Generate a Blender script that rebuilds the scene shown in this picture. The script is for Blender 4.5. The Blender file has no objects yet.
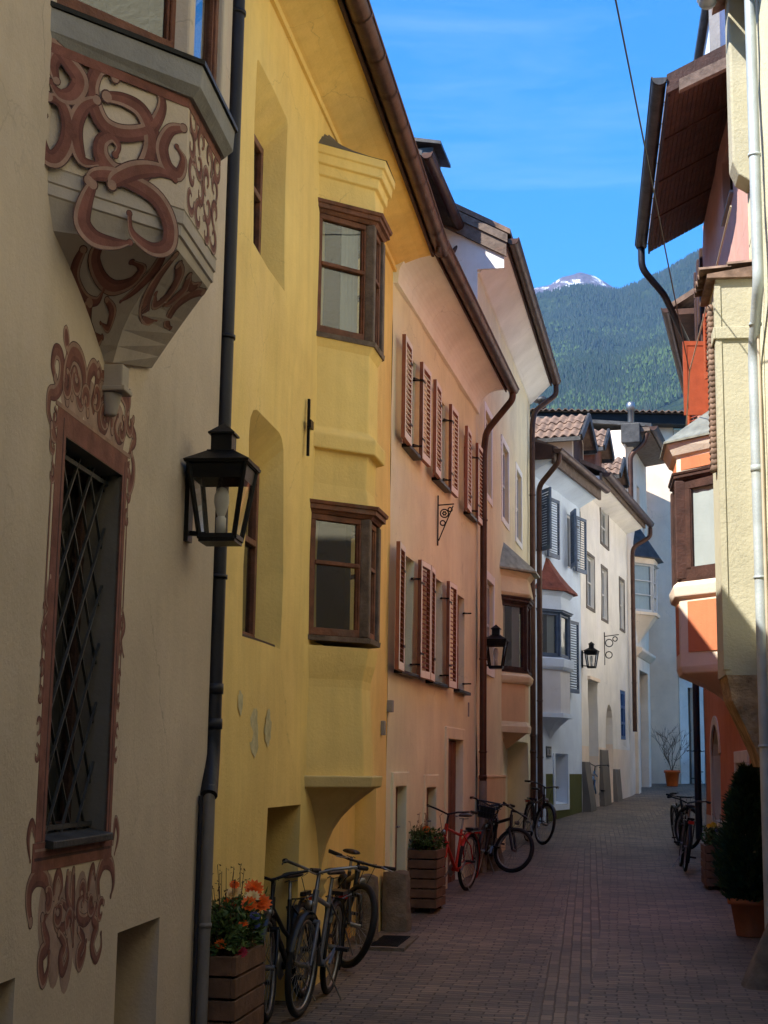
import bpy, math, random
from math import sin, cos, pi, radians, atan2, atan, sqrt, exp
from mathutils import Vector, Matrix, noise
from mathutils.geometry import delaunay_2d_cdt
random.seed(7)
V = Vector
scene = bpy.context.scene
COL = scene.collection
CAMZ = 1.67

# ------------------------------------------------------------------ materials
def lin(r, g, b):
    f = lambda c: (c/255/12.92) if c/255 <= .04045 else ((c/255+.055)/1.055)**2.4
    return (f(r), f(g), f(b))

def mat(name, col, rough=.8, metal=0., var=.12, scale=4., bump=.15, bscale=30., streak=0., spec=.3, dist=.01,
        stain=None, stain_amt=.0, wear=None, crack=0.):
    m = bpy.data.materials.new(name); m.use_nodes = True
    nt = m.node_tree; N = nt.nodes; L = nt.links
    b = N['Principled BSDF']
    b.inputs['Roughness'].default_value = rough; b.inputs['Metallic'].default_value = metal
    b.inputs['Specular IOR Level'].default_value = spec
    tc = N.new('ShaderNodeTexCoord')
    def nz(sc, det=6, rg=.6, src=None):
        n = N.new('ShaderNodeTexNoise'); n.inputs['Scale'].default_value = sc
        n.inputs['Detail'].default_value = det; n.inputs['Roughness'].default_value = rg
        L.new(src or tc.outputs['Object'], n.inputs['Vector']); return n
    def ramp(src, a, bb, ca, cb):
        r = N.new('ShaderNodeValToRGB'); e = r.color_ramp.elements
        e[0].position = a; e[1].position = bb; e[0].color = (*ca, 1); e[1].color = (*cb, 1)
        L.new(src, r.inputs[0]); return r
    n1 = nz(scale)
    lo = tuple(max(0, c*(1-var)) for c in col); hi = tuple(min(1, c*(1+var)) for c in col)
    out = ramp(n1.outputs['Fac'], .3, .7, lo, hi).outputs[0]
    def mix(a, bcol, fac):
        x = N.new('ShaderNodeMix'); x.data_type = 'RGBA'
        L.new(fac, x.inputs[0]); L.new(a, x.inputs[6])
        if isinstance(bcol, tuple): x.inputs[7].default_value = (*bcol, 1)
        else: L.new(bcol, x.inputs[7])
        return x.outputs[2]
    if streak:
        mp = N.new('ShaderNodeMapping'); mp.inputs['Scale'].default_value = (7, 7, .45)
        L.new(tc.outputs['Object'], mp.inputs[0])
        n2 = nz(1., 5, .65, mp.outputs[0])
        f = ramp(n2.outputs['Fac'], .45, .75, (0, 0, 0), (streak,)*3)
        out = mix(out, tuple(c*.55 for c in col), f.outputs[0])
    if stain_amt:
        n3 = nz(1.3, 8, .7)
        f = ramp(n3.outputs['Fac'], .56, .72, (0, 0, 0), (stain_amt,)*3)
        out = mix(out, stain, f.outputs[0])
    if wear:
        n4 = nz(9, 8, .75)
        f = ramp(n4.outputs['Fac'], .60, .64, (0, 0, 0), (.8,)*3)
        out = mix(out, wear, f.outputs[0])
    if crack:
        wn = nz(2.5, 4, .6); ad0 = N.new('ShaderNodeVectorMath'); ad0.operation = 'MULTIPLY_ADD'; ad0.inputs[1].default_value = (.35, .35, .35)
        L.new(wn.outputs['Color'], ad0.inputs[0]); L.new(tc.outputs['Object'], ad0.inputs[2])
        vo = N.new('ShaderNodeTexVoronoi'); vo.feature = 'DISTANCE_TO_EDGE'; vo.inputs['Scale'].default_value = 1.1; L.new(ad0.outputs[0], vo.inputs['Vector'])
        lt = N.new('ShaderNodeMapRange'); lt.inputs[1].default_value = .001; lt.inputs[2].default_value = .006; lt.inputs[3].default_value = 1; lt.inputs[4].default_value = 0; L.new(vo.outputs['Distance'], lt.inputs[0])
        mk = nz(.9, 3, .5); mr = N.new('ShaderNodeMapRange'); mr.inputs[1].default_value = .50; mr.inputs[2].default_value = .60; mr.inputs[4].default_value = crack; L.new(mk.outputs['Fac'], mr.inputs[0])
        ml = N.new('ShaderNodeMath'); ml.operation = 'MULTIPLY'; L.new(lt.outputs[0], ml.inputs[0]); L.new(mr.outputs[0], ml.inputs[1])
        out = mix(out, tuple(c*.35 for c in col), ml.outputs[0])
        # weathered blotches of an older coat
        b1 = nz(.45, 7, .72); r1 = N.new('ShaderNodeMapRange'); r1.inputs[1].default_value = .50; r1.inputs[2].default_value = .66; r1.inputs[4].default_value = .35; L.new(b1.outputs['Fac'], r1.inputs[0])
        out = mix(out, tuple(min(1, c*1.05+.03) for c in col[:2])+(min(1, col[2]*1.25+.03),), r1.outputs[0])
    L.new(out, b.inputs['Base Color'])
    if bump:
        n5 = nz(bscale, 8, .65); n6 = nz(bscale*.12, 4, .5)
        ad = N.new('ShaderNodeMath'); ad.operation = 'ADD'
        L.new(n5.outputs['Fac'], ad.inputs[0]); L.new(n6.outputs['Fac'], ad.inputs[1])
        bp = N.new('ShaderNodeBump'); bp.inputs['Strength'].default_value = min(1, bump*3); bp.inputs['Distance'].default_value = dist
        L.new(ad.outputs[0], bp.inputs['Height']); L.new(bp.outputs[0], b.inputs['Normal'])
    return m

def plaster(name, col, **k):
    d = dict(crack=.4, rough=.92, var=.12, scale=1.1, bump=.22, bscale=45, streak=.22, stain=tuple(c*.7 for c in col), stain_amt=.45, spec=.15, dist=.006)
    d.update(k); return mat(name, col, **d)

M = {}
M['cream'] = plaster('cream plaster', (.60, .49, .37), streak=.12)
M['yellow'] = plaster('yellow plaster', (.92, .655, .235))
M['peach'] = plaster('peach plaster', (.84, .80, .57), streak=.15)
M['apricot'] = plaster('apricot plaster', (.84, .76, .50), streak=.15)
M['apricot2'] = plaster('deep apricot plaster', (.80, .58, .33), streak=.15)
M['white_blue'] = plaster('cool white plaster', (.68, .79, .93), streak=.08, stain_amt=.12)
M['white_grey'] = plaster('pale grey plaster', (.66, .66, .66), streak=.08, stain_amt=.12)
M['white_warm'] = plaster('warm white plaster', (.86, .82, .74), streak=.1, stain_amt=.2)
M['grey_white'] = plaster('greyish plaster', (.90, .75, .59), streak=.1, stain_amt=.2)
M['green'] = plaster('olive green plaster', (.10, .11, .035), streak=.1, stain_amt=.3)
M['stone_plinth'] = plaster('rough grey plaster', (.20, .18, .155), bump=.4, bscale=20)
M['orange'] = plaster('orange red plaster', (.52, .18, .085))
M['pink'] = plaster('faded red plaster', (.60, .34, .27))
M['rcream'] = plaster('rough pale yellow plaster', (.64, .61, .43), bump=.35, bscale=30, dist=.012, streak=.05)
M['bayplaster'] = plaster('toned down rough plaster', (.43, .405, .29), bump=.3, bscale=32, dist=.010, streak=.12)  # darker copy of rcream, lowered so the sunlit bay does not burn out
M['trim'] = plaster('beige trim plaster', (.66, .56, .44), streak=.1)
M['cove'] = plaster('pale cove plaster', (.90, .90, .83), streak=.05, stain_amt=.15)
M['ytrim'] = plaster('yellow ledge plaster', (.66, .50, .22), stain_amt=.5)
M['stone'] = mat('weathered stone', (.20, .16, .12), .9, var=.35, scale=6, bump=.8, bscale=14, dist=.04)
M['rubble'] = mat('rubble stone', (.38, .27, .16), .95, var=.5, scale=5, bump=1, bscale=9, dist=.08)
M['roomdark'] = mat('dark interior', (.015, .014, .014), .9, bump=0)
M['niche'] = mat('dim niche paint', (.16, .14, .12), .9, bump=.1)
M['wood'] = mat('weathered brown wood', (.17, .065, .035), .6, var=.45, scale=7, bump=.3, bscale=25, stain=(.20, .17, .14), stain_amt=.6)
M['wood_grey'] = mat('silvered old wood', (.15, .11, .085), .75, var=.4, scale=9, bump=.4, bscale=25, stain=(.16, .07, .04), stain_amt=.6)
M['wood_dark'] = mat('dark brown wood', (.05, .022, .015), .6, var=.4, scale=6, bump=.3)
M['soffit_wood'] = mat('dark soffit boards', (.075, .035, .022), .7, var=.4, scale=5, bump=.3)
M['shutter'] = mat('red brown shutter paint', (.27, .095, .05), .5, var=.2, scale=8, bump=.1)
M['shutter_white'] = mat('off white shutter paint', (.88, .85, .78), .6, var=.08, bump=.1)
M['rshutter'] = mat('bright red brown shutter paint', (.30, .065, .025), .45, var=.15, scale=8, bump=.1)
M['blue_shutter'] = mat('slate blue shutter paint', (.085, .125, .19), .5, var=.2, scale=8, bump=.1)
M['blue_paint'] = mat('bright blue paint', (.04, .10, .28), .4, var=.15, bump=.1)
M['copper'] = mat('brown copper sheet', (.085, .045, .032), .42, .55, var=.3, scale=5, bump=.15, bscale=12, stain=(.12, .09, .075), stain_amt=.5)
M['pipe_dark'] = mat('dark painted pipe', (.020, .020, .028), .45, .2, var=.2, bump=.1)
M['pipe_grey'] = mat('grey pipe', (.22, .20, .19), .55, .2, var=.2, bump=.1)
M['pipe_pale'] = mat('pale grey blue zinc', (.40, .45, .46), .5, .2, var=.2, scale=3, bump=.1, stain=(.45, .45, .33), stain_amt=.5)
M['grille'] = mat('worn grey iron', (.06, .06, .06), .55, .5, var=.3, bump=.1)
M['iron'] = mat('black iron', (.012, .012, .013), .45, .6, var=.3, bump=.1)
M['sheet'] = mat('dark lead sheet', (.06, .058, .056), .5, .5, var=.4, scale=6, bump=.2)
M['sheet_green'] = mat('grey green roof sheet', (.26, .27, .22), .45, .4, var=.35, scale=7, bump=.2)
M['tile'] = mat('brown roof tiles', (.19, .125, .09), .85, var=.45, scale=7, bump=.3, bscale=14)
M['tile_red'] = mat('red roof tiles', (.22, .065, .04), .85, var=.4, scale=7, bump=.4, bscale=10)
M['concrete'] = mat('grey ledge', (.30, .29, .28), .85, var=.15, bump=.2)
M['curtain'] = mat('white curtain', (.55, .55, .5), .9, var=.1, scale=2, bump=.05)
M['white_board'] = mat('pale board paint', (.55, .56, .56), .7, var=.1, bump=.05)
M['paint_red'] = mat('faded red wall paint', (.21, .085, .065), .9, var=.3, scale=9, bump=.15, stain=(.30, .15, .10), stain_amt=.5)
M['paint_wash'] = mat('pale red wash', (.36, .24, .19), .9, var=.25, scale=10, bump=.1)
M['paint_dark'] = mat('dark maroon wall paint', (.085, .040, .036), .9, var=.3, scale=9, bump=.1)
M['paint_pale'] = mat('pale highlight wall paint', (.34, .21, .16), .9, var=.25, scale=12, bump=.1)
M['paint_brown'] = mat('maroon shaded wall paint', (.15, .058, .048), .9, var=.3, scale=9, bump=.1)
M['patch'] = mat('grey repair plaster', (.58, .50, .28), .9, var=.25, scale=14, bump=.1)
M['paint_white'] = mat('grey white painted moulding', (.44, .38, .33), .85, var=.1, scale=5, bump=.1)
M['terracotta'] = mat('terracotta', (.32, .12, .06), .8, var=.2, bump=.15)
M['orange_pot'] = mat('glazed orange pot', (.75, .13, .02), .35, var=.2, bump=.05)
M['planter'] = mat('stained planter boards', (.16, .085, .05), .7, var=.35, scale=6, bump=.35, bscale=22)
M['soil'] = mat('potting soil', (.03, .02, .014), .95, bump=.5)
M['rubber'] = mat('black rubber', (.014, .014, .015), .7, var=.2, bump=.1)
M['alloy'] = mat('silver alloy', (.30, .30, .30), .4, .9, var=.1, bump=0)
M['silver_paint'] = mat('pale silver frame paint', (.16, .16, .18), .35, .3, var=.1, bump=0)
M['black_paint'] = mat('black frame paint', (.015, .015, .017), .3, .1, var=.1, bump=0)
M['red_paint'] = mat('red frame paint', (.50, .03, .015), .28, .1, var=.1, bump=0)
M['dkred_paint'] = mat('dark red frame paint', (.16, .02, .02), .3, .1, var=.1, bump=0)
M['cyan_paint'] = mat('blue frame paint', (.06, .16, .32), .3, .1, var=.1, bump=0)
M['brown_leather'] = mat('dark saddle cover', (.02, .017, .016), .5, bump=.1)
M['foliage'] = mat('green leaves', (.045, .085, .02), .6, var=.5, scale=25, bump=0)
M['foliage_light'] = mat('light green leaves', (.09, .14, .035), .6, var=.4, scale=25, bump=0)
M['conifer'] = mat('dark conifer sprays', (.026, .055, .02), .7, var=.5, scale=14, bump=0)
M['twig'] = mat('bare twigs', (.13, .08, .05), .9, bump=.1)
M['fl_orange'] = mat('orange petals', (.85, .14, .015), .6, var=.3, scale=40, bump=0)
M['fl_cream'] = mat('cream petals', (.80, .60, .30), .6, var=.2, scale=40, bump=0)
M['fl_yellow'] = mat('yellow petals', (.75, .45, .03), .6, var=.2, scale=40, bump=0)
M['fl_pink'] = mat('crimson petals', (.45, .04, .06), .6, var=.2, scale=40, bump=0)
M['fl_blue'] = mat('blue petals', (.08, .10, .30), .6, var=.2, scale=40, bump=0)
M['cable'] = mat('grey cable', (.05, .05, .05), .7, bump=0)
M['rope'] = mat('pale cord', (.45, .38, .28), .8, bump=0)
M['bulb'] = mat('frosted bulb glass', (.7, .68, .62), .25, bump=0)
M['reflector_red'] = mat('red reflector', (.5, .03, .02), .3, bump=0)
M['darksign'] = mat('dark number plate', (.05, .06, .07), .6, bump=0)
M['signwhite'] = mat('white lettering', (.7, .7, .7), .6, bump=0)
M['roundlamp'] = mat('white lamp cover', (.6, .6, .58), .4, bump=0)

def glass_mat(name, tint=(.55, .6, .6), refl=1.0, bump=.12):
    m = bpy.data.materials.new(name); m.use_nodes = True
    nt = m.node_tree; N = nt.nodes; L = nt.links; N.clear()
    o = N.new('ShaderNodeOutputMaterial'); mx = N.new('ShaderNodeMixShader')
    t = N.new('ShaderNodeBsdfTransparent'); t.inputs[0].default_value = (*tint, 1)
    g = N.new('ShaderNodeBsdfGlossy'); g.inputs['Roughness'].default_value = .02
    g.inputs[0].default_value = (.95, .97, 1, 1)
    fr = N.new('ShaderNodeFresnel'); fr.inputs[0].default_value = 2.2*refl
    # the same reflectance from both sides of the pane
    ge = N.new('ShaderNodeNewGeometry'); mm = N.new('ShaderNodeMath'); mm.operation = 'MULTIPLY_ADD'; i0 = 2.2*refl
    mm.inputs[1].default_value = 1/i0-i0; mm.inputs[2].default_value = i0; L.new(ge.outputs['Backfacing'], mm.inputs[0]); L.new(mm.outputs[0], fr.inputs[0])
    tc = N.new('ShaderNodeTexCoord'); nz = N.new('ShaderNodeTexNoise'); nz.inputs['Scale'].default_value = 1.6
    bp = N.new('ShaderNodeBump'); bp.inputs['Strength'].default_value = bump; bp.inputs['Distance'].default_value = .02
    L.new(tc.outputs['Object'], nz.inputs['Vector']); L.new(nz.outputs['Fac'], bp.inputs['Height'])
    L.new(bp.outputs[0], g.inputs['Normal'])
    L.new(fr.outputs[0], mx.inputs[0]); L.new(t.outputs[0], mx.inputs[1]); L.new(g.outputs[0], mx.inputs[2])
    L.new(mx.outputs[0], o.inputs[0]); return m
M['glass'] = glass_mat('window glass')
M['glass_flat'] = glass_mat('flat window glass', bump=.03)
M['glass_clear'] = glass_mat('lantern glass', (.9, .9, .9), .68)
M['glass_soft'] = glass_mat('old window glass', (.75, .8, .82), .66)

def sett_mat(name, along=False):
    m = bpy.data.materials.new(name); m.use_nodes = True
    nt = m.node_tree; N = nt.nodes; L = nt.links; b = N['Principled BSDF']
    tc = N.new('ShaderNodeTexCoord')
    wn = N.new('ShaderNodeTexNoise'); wn.inputs['Scale'].default_value = 2.4; wn.inputs['Detail'].default_value = 3
    L.new(tc.outputs['Object'], wn.inputs['Vector'])
    sub = N.new('ShaderNodeVectorMath'); sub.operation = 'SUBTRACT'; sub.inputs[1].default_value = (.5, .5, .5)
    L.new(wn.outputs['Color'], sub.inputs[0])
    sc = N.new('ShaderNodeVectorMath'); sc.operation = 'SCALE'; sc.inputs['Scale'].default_value = .03 if along else .11
    L.new(sub.outputs[0], sc.inputs[0])
    ad = N.new('ShaderNodeVectorMath'); ad.operation = 'ADD'
    L.new(tc.outputs['Object'], ad.inputs[0]); L.new(sc.outputs[0], ad.inputs[1])
    mp = N.new('ShaderNodeMapping'); mp.inputs['Rotation'].default_value = (0, 0, radians(98 if along else 9))
    L.new(ad.outputs[0], mp.inputs[0])
    br = N.new('ShaderNodeTexBrick'); br.inputs['Scale'].default_value = 1
    br.inputs['Brick Width'].default_value = .21; br.inputs['Row Height'].default_value = .088
    br.inputs['Mortar Size'].default_value = .008; br.inputs['Mortar Smooth'].default_value = .6
    br.inputs['Bias'].default_value = 0.0
    c = (.19, .143, .102)
    br.inputs['Color1'].default_value = (c[0]*1.35, c[1]*1.3, c[2]*1.25, 1)
    br.inputs['Color2'].default_value = (c[0]*.68, c[1]*.72, c[2]*.8, 1)
    br.inputs['Mortar'].default_value = (.11, .083, .062, 1) if along else (.08, .060, .046, 1)
    br.offset = .43; br.squash = 1.0
    L.new(mp.outputs[0], br.inputs['Vector'])
    n = N.new('ShaderNodeTexNoise'); n.inputs['Scale'].default_value = .55; n.inputs['Detail'].default_value = 7; n.inputs['Roughness'].default_value = .65
    L.new(tc.outputs['Object'], n.inputs['Vector'])
    r = N.new('ShaderNodeMapRange'); r.inputs[1].default_value = .3; r.inputs[2].default_value = .7; r.inputs[3].default_value = .6; r.inputs[4].default_value = 1.4
    L.new(n.outputs['Fac'], r.inputs[0])
    hs = N.new('ShaderNodeHueSaturation'); L.new(br.outputs['Color'], hs.inputs['Color']); L.new(r.outputs[0], hs.inputs['Value'])
    L.new(hs.outputs[0], b.inputs['Base Color'])
    b.inputs['Roughness'].default_value = .62; b.inputs['Specular IOR Level'].default_value = .35
    n2 = N.new('ShaderNodeTexNoise'); n2.inputs['Scale'].default_value = 26; n2.inputs['Detail'].default_value = 6
    L.new(tc.outputs['Object'], n2.inputs['Vector'])
    iv = N.new('ShaderNodeMath'); iv.operation = 'MULTIPLY_ADD'; iv.inputs[1].default_value = -1.6
    L.new(br.outputs['Fac'], iv.inputs[0]); L.new(n2.outputs['Fac'], iv.inputs[2])
    bp = N.new('ShaderNodeBump'); bp.inputs['Strength'].default_value = .7; bp.inputs['Distance'].default_value = .010
    L.new(iv.outputs[0], bp.inputs['Height']); L.new(bp.outputs[0], b.inputs['Normal'])
    return m
M['setts'] = sett_mat('porphyry setts'); M['setts_long'] = sett_mat('lengthwise setts', True)

# ------------------------------------------------------------------ scene bookkeeping
LOC = {}
def tag(o, label=None, cat=None, group=None, kind=None):
    if label: o['label'] = label
    if cat: o['category'] = cat
    if group: o['group'] = group
    if kind: o['kind'] = kind
    return o
def empty(name, loc, label, cat, group=None, rot=(0, 0, 0)):
    o = bpy.data.objects.new(name, None); COL.objects.link(o)
    o.location = loc; o.rotation_euler = rot; o.empty_display_size = .2
    LOC[o.name] = V(loc); return tag(o, label, cat, group)

class MB:
    """collects shapes and links them as ONE mesh object"""
    def __init__(s): s.v = []; s.f = []; s.m = []; s.sm = []
    def add(s, vs, fs, m=0, smooth=False):
        b = len(s.v); s.v += [V(x) for x in vs]
        for f in fs: s.f.append([b+i for i in f]); s.m.append(m); s.sm.append(smooth)
    def poly(s, pts, m=0): s.add(pts, [list(range(len(pts)))], m)
    def hexa(s, p, m=0):
        s.add(p, [(0, 3, 2, 1), (4, 5, 6, 7), (0, 1, 5, 4), (1, 2, 6, 5), (2, 3, 7, 6), (3, 0, 4, 7)], m)
    def box(s, c, u, v, w, m=0):
        c, u, v, w = V(c), V(u), V(v), V(w)
        s.hexa([c-u-v-w, c+u-v-w, c+u+v-w, c-u+v-w, c-u-v+w, c+u-v+w, c+u+v+w, c-u+v+w], m)
    def fbox(s, F, s0, s1, o0, o1, z0, z1, m=0):
        P = F.P
        s.hexa([P(s0, o0, z0), P(s1, o0, z0), P(s1, o1, z0), P(s0, o1, z0), P(s0, o0, z1), P(s1, o0, z1), P(s1, o1, z1), P(s0, o1, z1)], m)
    def bar(s, a, b, w, h=None, m=0, up=V((0, 0, 1))):
        a, b = V(a), V(b); d = (b-a); h = h or w
        if abs(d.normalized().dot(up)) > .98: up = V((0, 1, 0))
        x = d.cross(up).normalized(); y = x.cross(d).normalized()
        s.box((a+b)/2, d/2, x*w/2, y*h/2, m)
    def tube(s, path, r, seg=10, m=0, caps=True, smooth=True):
        path = [V(p) for p in path]; n = len(path)
        rr = r if isinstance(r, (list, tuple)) else [r]*n
        rings = []; px = None
        for i, p in enumerate(path):
            d = (path[min(i+1, n-1)]-path[max(i-1, 0)])
            d = d.normalized() if d.length > 1e-9 else V((0, 0, 1))
            if px is None:
                a = V((0, 0, 1)) if abs(d.z) < .9 else V((1, 0, 0))
                px = d.cross(a).normalized()
            else:
                px = (px-d*px.dot(d)); px = px.normalized() if px.length > 1e-6 else d.orthogonal().normalized()
            py = d.cross(px)
            rings.append([p+px*rr[i]*cos(2*pi*k/seg)+py*rr[i]*sin(2*pi*k/seg) for k in range(seg)])
        vs = [q for R in rings for q in R]; fs = []
        for i in range(n-1):
            for k in range(seg):
                fs.append((i*seg+k, i*seg+(k+1) % seg, (i+1)*seg+(k+1) % seg, (i+1)*seg+k))
        s.add(vs, fs, m, smooth)
        if caps:
            s.poly(rings[0][::-1], m); s.poly(rings[-1], m)
    def torus(s, c, ax, R, r, n=40, k=8, m=0, a0=0, a1=2*pi, up=None, sq=1.):
        c, ax = V(c), V(ax).normalized(); e1 = (V(up) if up else ax.orthogonal()).normalized(); e2 = ax.cross(e1)
        full = abs(a1-a0-2*pi) < 1e-6; cnt = n if full else n+1
        vs = []
        for i in range(cnt):
            a = a0+(a1-a0)*i/n; d = e1*cos(a)+e2*sin(a)
            for j in range(k):
                b = 2*pi*j/k; vs.append(c+d*(R+r*cos(b))+ax*(r*sq*sin(b)))
        fs = []
        for i in range(n):
            i2 = (i+1) % cnt
            for j in range(k): fs.append((i*k+j, i2*k+j, i2*k+(j+1) % k, i*k+(j+1) % k))
        s.add(vs, fs, m, True)
    def lathe(s, c, ax, prof, seg=24, m=0, smooth=True):
        c, ax = V(c), V(ax).normalized(); e1 = ax.orthogonal().normalized(); e2 = ax.cross(e1); vs = []; fs = []
        for (r, h) in prof:
            for k in range(seg):
                a = 2*pi*k/seg; vs.append(c+ax*h+(e1*cos(a)+e2*sin(a))*r)
        for i in range(len(prof)-1):
            for k in range(seg): fs.append((i*seg+k, i*seg+(k+1) % seg, (i+1)*seg+(k+1) % seg, (i+1)*seg+k))
        s.add(vs, fs, m, smooth)
    def fprof(s, F, prof, s0, s1, m=0, closed=True, smooth=False):
        n = len(prof); a = [F.P(s0, o, z) for o, z in prof]; b = [F.P(s1, o, z) for o, z in prof]
        fs = [(i, (i+1) % n, n+(i+1) % n, n+i) for i in range(n if closed else n-1)]
        s.add(a+b, fs, m, smooth)
        if closed: s.poly(a[::-1], m); s.poly(b, m)
    def loft(s, rings, m=0, capb=True, capt=True, closed=True, smooth=False):
        n = len(rings[0]); vs = [p for r in rings for p in r]; fs = []
        for i in range(len(rings)-1):
            for k in range(n if closed else n-1): fs.append((i*n+k, i*n+(k+1) % n, (i+1)*n+(k+1) % n, (i+1)*n+k))
        s.add(vs, fs, m, smooth)
        if capb: s.poly(rings[0][::-1], m)
        if capt: s.poly(rings[-1], m)
    def build(s, name, mats, parent=None, label=None, local=False, bevel=0, seg=2, fix=True):
        me = bpy.data.meshes.new(name)
        L0 = V((0, 0, 0))
        if parent is not None and not local:
            r = parent
            while r.parent: r = r.parent
            L0 = LOC[r.name]
        me.from_pydata([tuple(v-L0) for v in s.v], [], s.f)
        if not isinstance(mats, (list, tuple)): mats = [mats]
        for x in mats: me.materials.append(x)
        for p, mi, sm in zip(me.polygons, s.m, s.sm): p.material_index = mi; p.use_smooth = sm
        me.update()
        o = bpy.data.objects.new(name, me); COL.objects.link(o)
        if parent is not None: o.parent = parent
        if label: o['label'] = label
        if bevel:
            b = o.modifiers.new('Bevel', 'BEVEL'); b.width = bevel; b.segments = seg; b.limit_method = 'ANGLE'; b.angle_limit = radians(40)
            b.harden_normals = False
        return o

class Fac:
    """a facade line: s runs along it away from the camera, o outwards to the street"""
    def __init__(S, x, y, deg, side=1):
        S.x, S.y, S.deg, S.side = x, y, deg, side
        t = radians(deg); S.d = V((sin(t), cos(t), 0)); S.n = V((cos(t)*side, -sin(t)*side, 0))
    def P(S, s, o, z): return V((S.x, S.y, 0))+S.d*s+S.n*o+V((0, 0, z))
    def face(S, a, b):
        """sub facade from point a=(s,o) to b=(s,o)"""
        A, B = S.P(a[0], a[1], 0), S.P(b[0], b[1], 0); d = B-A
        f = Fac(A.x, A.y, math.degrees(atan2(d.x, d.y)), S.side); f.len = d.length; return f

GT = [(-40, -.02), (11, 0), (15, .10), (17, .19), (20.9, .25), (25, .42), (30, .62), (33, .76), (40, 1.0), (44.3, 1.28), (52, 1.5), (5000, 1.6)]
def gz(y):
    if y <= GT[0][0]: return GT[0][1]
    for a, b in zip(GT, GT[1:]):
        if y <= b[0]: return a[1]+(b[1]-a[1])*(y-a[0])/(b[0]-a[0])
    return GT[-1][1]

def inpoly(p, poly):
    c = False; n = len(poly)
    for i in range(n):
        a, b = poly[i], poly[(i+1) % n]
        if (a[1] > p[1]) != (b[1] > p[1]) and p[0] < (b[0]-a[0])*(p[1]-a[1])/(b[1]-a[1])+a[0]: c = not c
    return c
def rect(s0, s1, z0, z1): return [(s0, z0), (s1, z0), (s1, z1), (s0, z1)]
def arch(s0, s1, z0, z1, n=8, rise=None):
    h = rise if rise is not None else (s1-s0)/2; c = (s0+s1)/2; w = (s1-s0)/2
    return [(s0, z0), (s1, z0)]+[(c+w*cos(pi*i/n), z1-h+h*sin(pi*i/n)) for i in range(n+1)]
def rrect(s0, s1, z0, z1, r=.08, top=True):
    p = [(s0, z0), (s1, z0)]
    p += [(s1-r+r*cos(a), z1-r+r*sin(a)) for a in [0, pi/6, pi/3, pi/2]]
    p += [(s0+r-r*sin(a), z1-r+r*cos(a)) for a in [0, pi/6, pi/3, pi/2]]
    return p

def wall(F, parent, mats, s0, s1, z0, z1, holes=(), wav=.012, step=.3, outline=None, back=6., bands=(), name='wall', seed=0., solid=True):
    """plastered wall sheet with real openings, reveals, niche backs, plus the other sides of the house"""
    mb = MB(); out = outline or rect(s0, s1, z0, z1)
    pts = []; edges = []
    def addloop(poly, sub=True):
        q = []
        n = len(poly)
        for i in range(n):
            a, b = V(poly[i]), V(poly[(i+1) % n]); k = max(1, int((b-a).length/.4)) if sub else 1
            for j in range(k): q.append(a+(b-a)*j/k)
        st = len(pts); pts.extend(q)
        for i in range(len(q)): edges.append((st+i, st+(i+1) % len(q)))
        return q
    addloop(out)
    for h in holes: h['q'] = addloop(h['poly'])
    zb = [b[0] for b in bands]
    nx = int((s1-s0)/step); nzv = int((z1-z0)/step)
    for i in range(1, nx):
        for j in range(1, nzv):
            p = (s0+(s1-s0)*i/nx, z0+(z1-z0)*j/nzv)
            if inpoly(p, out) and not any(inpoly(p, h['poly']) for h in holes): pts.append(V(p))
    for z in zb:
        st = len(pts); pts.append(V((s0, z))); pts.append(V((s1, z))); edges.append((st, st+1))
    vs, es, fs, *_ = delaunay_2d_cdt([V((p[0], p[1])) for p in pts], edges, [], 0, 1e-4)
    def off(s, z): return wav*noise.noise(V((s*.9+seed*7.1, z*.9, seed)))+wav*.35*noise.noise(V((s*3+seed, z*3, seed+5)))
    vv = [F.P(v[0], off(v[0], v[1]), v[1]) for v in vs]
    base = len(mb.v); mb.v += vv
    for f in fs:
        c = sum((vs[i] for i in f), V((0, 0)))/len(f)
        if not inpoly(c, out) or any(inpoly(c, h['poly']) for h in holes): continue
        mi = 0
        for (zt, k) in bands:
            if c[1] < zt: mi = k
        mb.f.append([base+i for i in f]); mb.m.append(mi); mb.sm.append(True)
    for h in holes:
        q = h['q']; d = h.get('depth', .15); l, r, b, t = h.get('splay', (0, 0, 0, 0))
        a0 = min(p[0] for p in q); a1 = max(p[0] for p in q); c0 = min(p[1] for p in q); c1 = max(p[1] for p in q)
        bk = []
        for p in q:
            fs_ = (p[0]-a0)/(a1-a0); fz = (p[1]-c0)/(c1-c0)
            bk.append((a0+l+(a1-a0-l-r)*fs_, c0+b+(c1-c0-b-t)*fz))
        n = len(q)
        for i in range(n):
            j = (i+1) % n; k = h.get('rm', 0)
            if k == 0:
                for (zt, kk) in bands:
                    if (q[i][1]+q[j][1])/2 < zt: k = kk
            mb.add([F.P(q[i][0], off(*q[i]), q[i][1]), F.P(q[j][0], off(*q[j]), q[j][1]), F.P(bk[j][0], -d, bk[j][1]), F.P(bk[i][0], -d, bk[i][1])], [(0, 1, 2, 3)], k)
        if h.get('backface', True):
            mb.poly([F.P(p[0], -d, p[1]) for p in bk], h.get('bm', 0))
    if solid:
        zt = z1
        P = F.P
        mb.poly([P(s0, 0, z0), P(s0, -back, z0), P(s0, -back, zt), P(s0, 0, zt)])
        mb.poly([P(s1, 0, z0), P(s1, 0, zt), P(s1, -back, zt), P(s1, -back, z0)])
        mb.poly([P(s0, -back, z0), P(s1, -back, z0), P(s1, -back, zt), P(s0, -back, zt)])
        mb.poly([P(s0, -.02, zt), P(s0, -back, zt), P(s1, -back, zt), P(s1, -.02, zt)])
    return mb.build(name, mats, parent)

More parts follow.
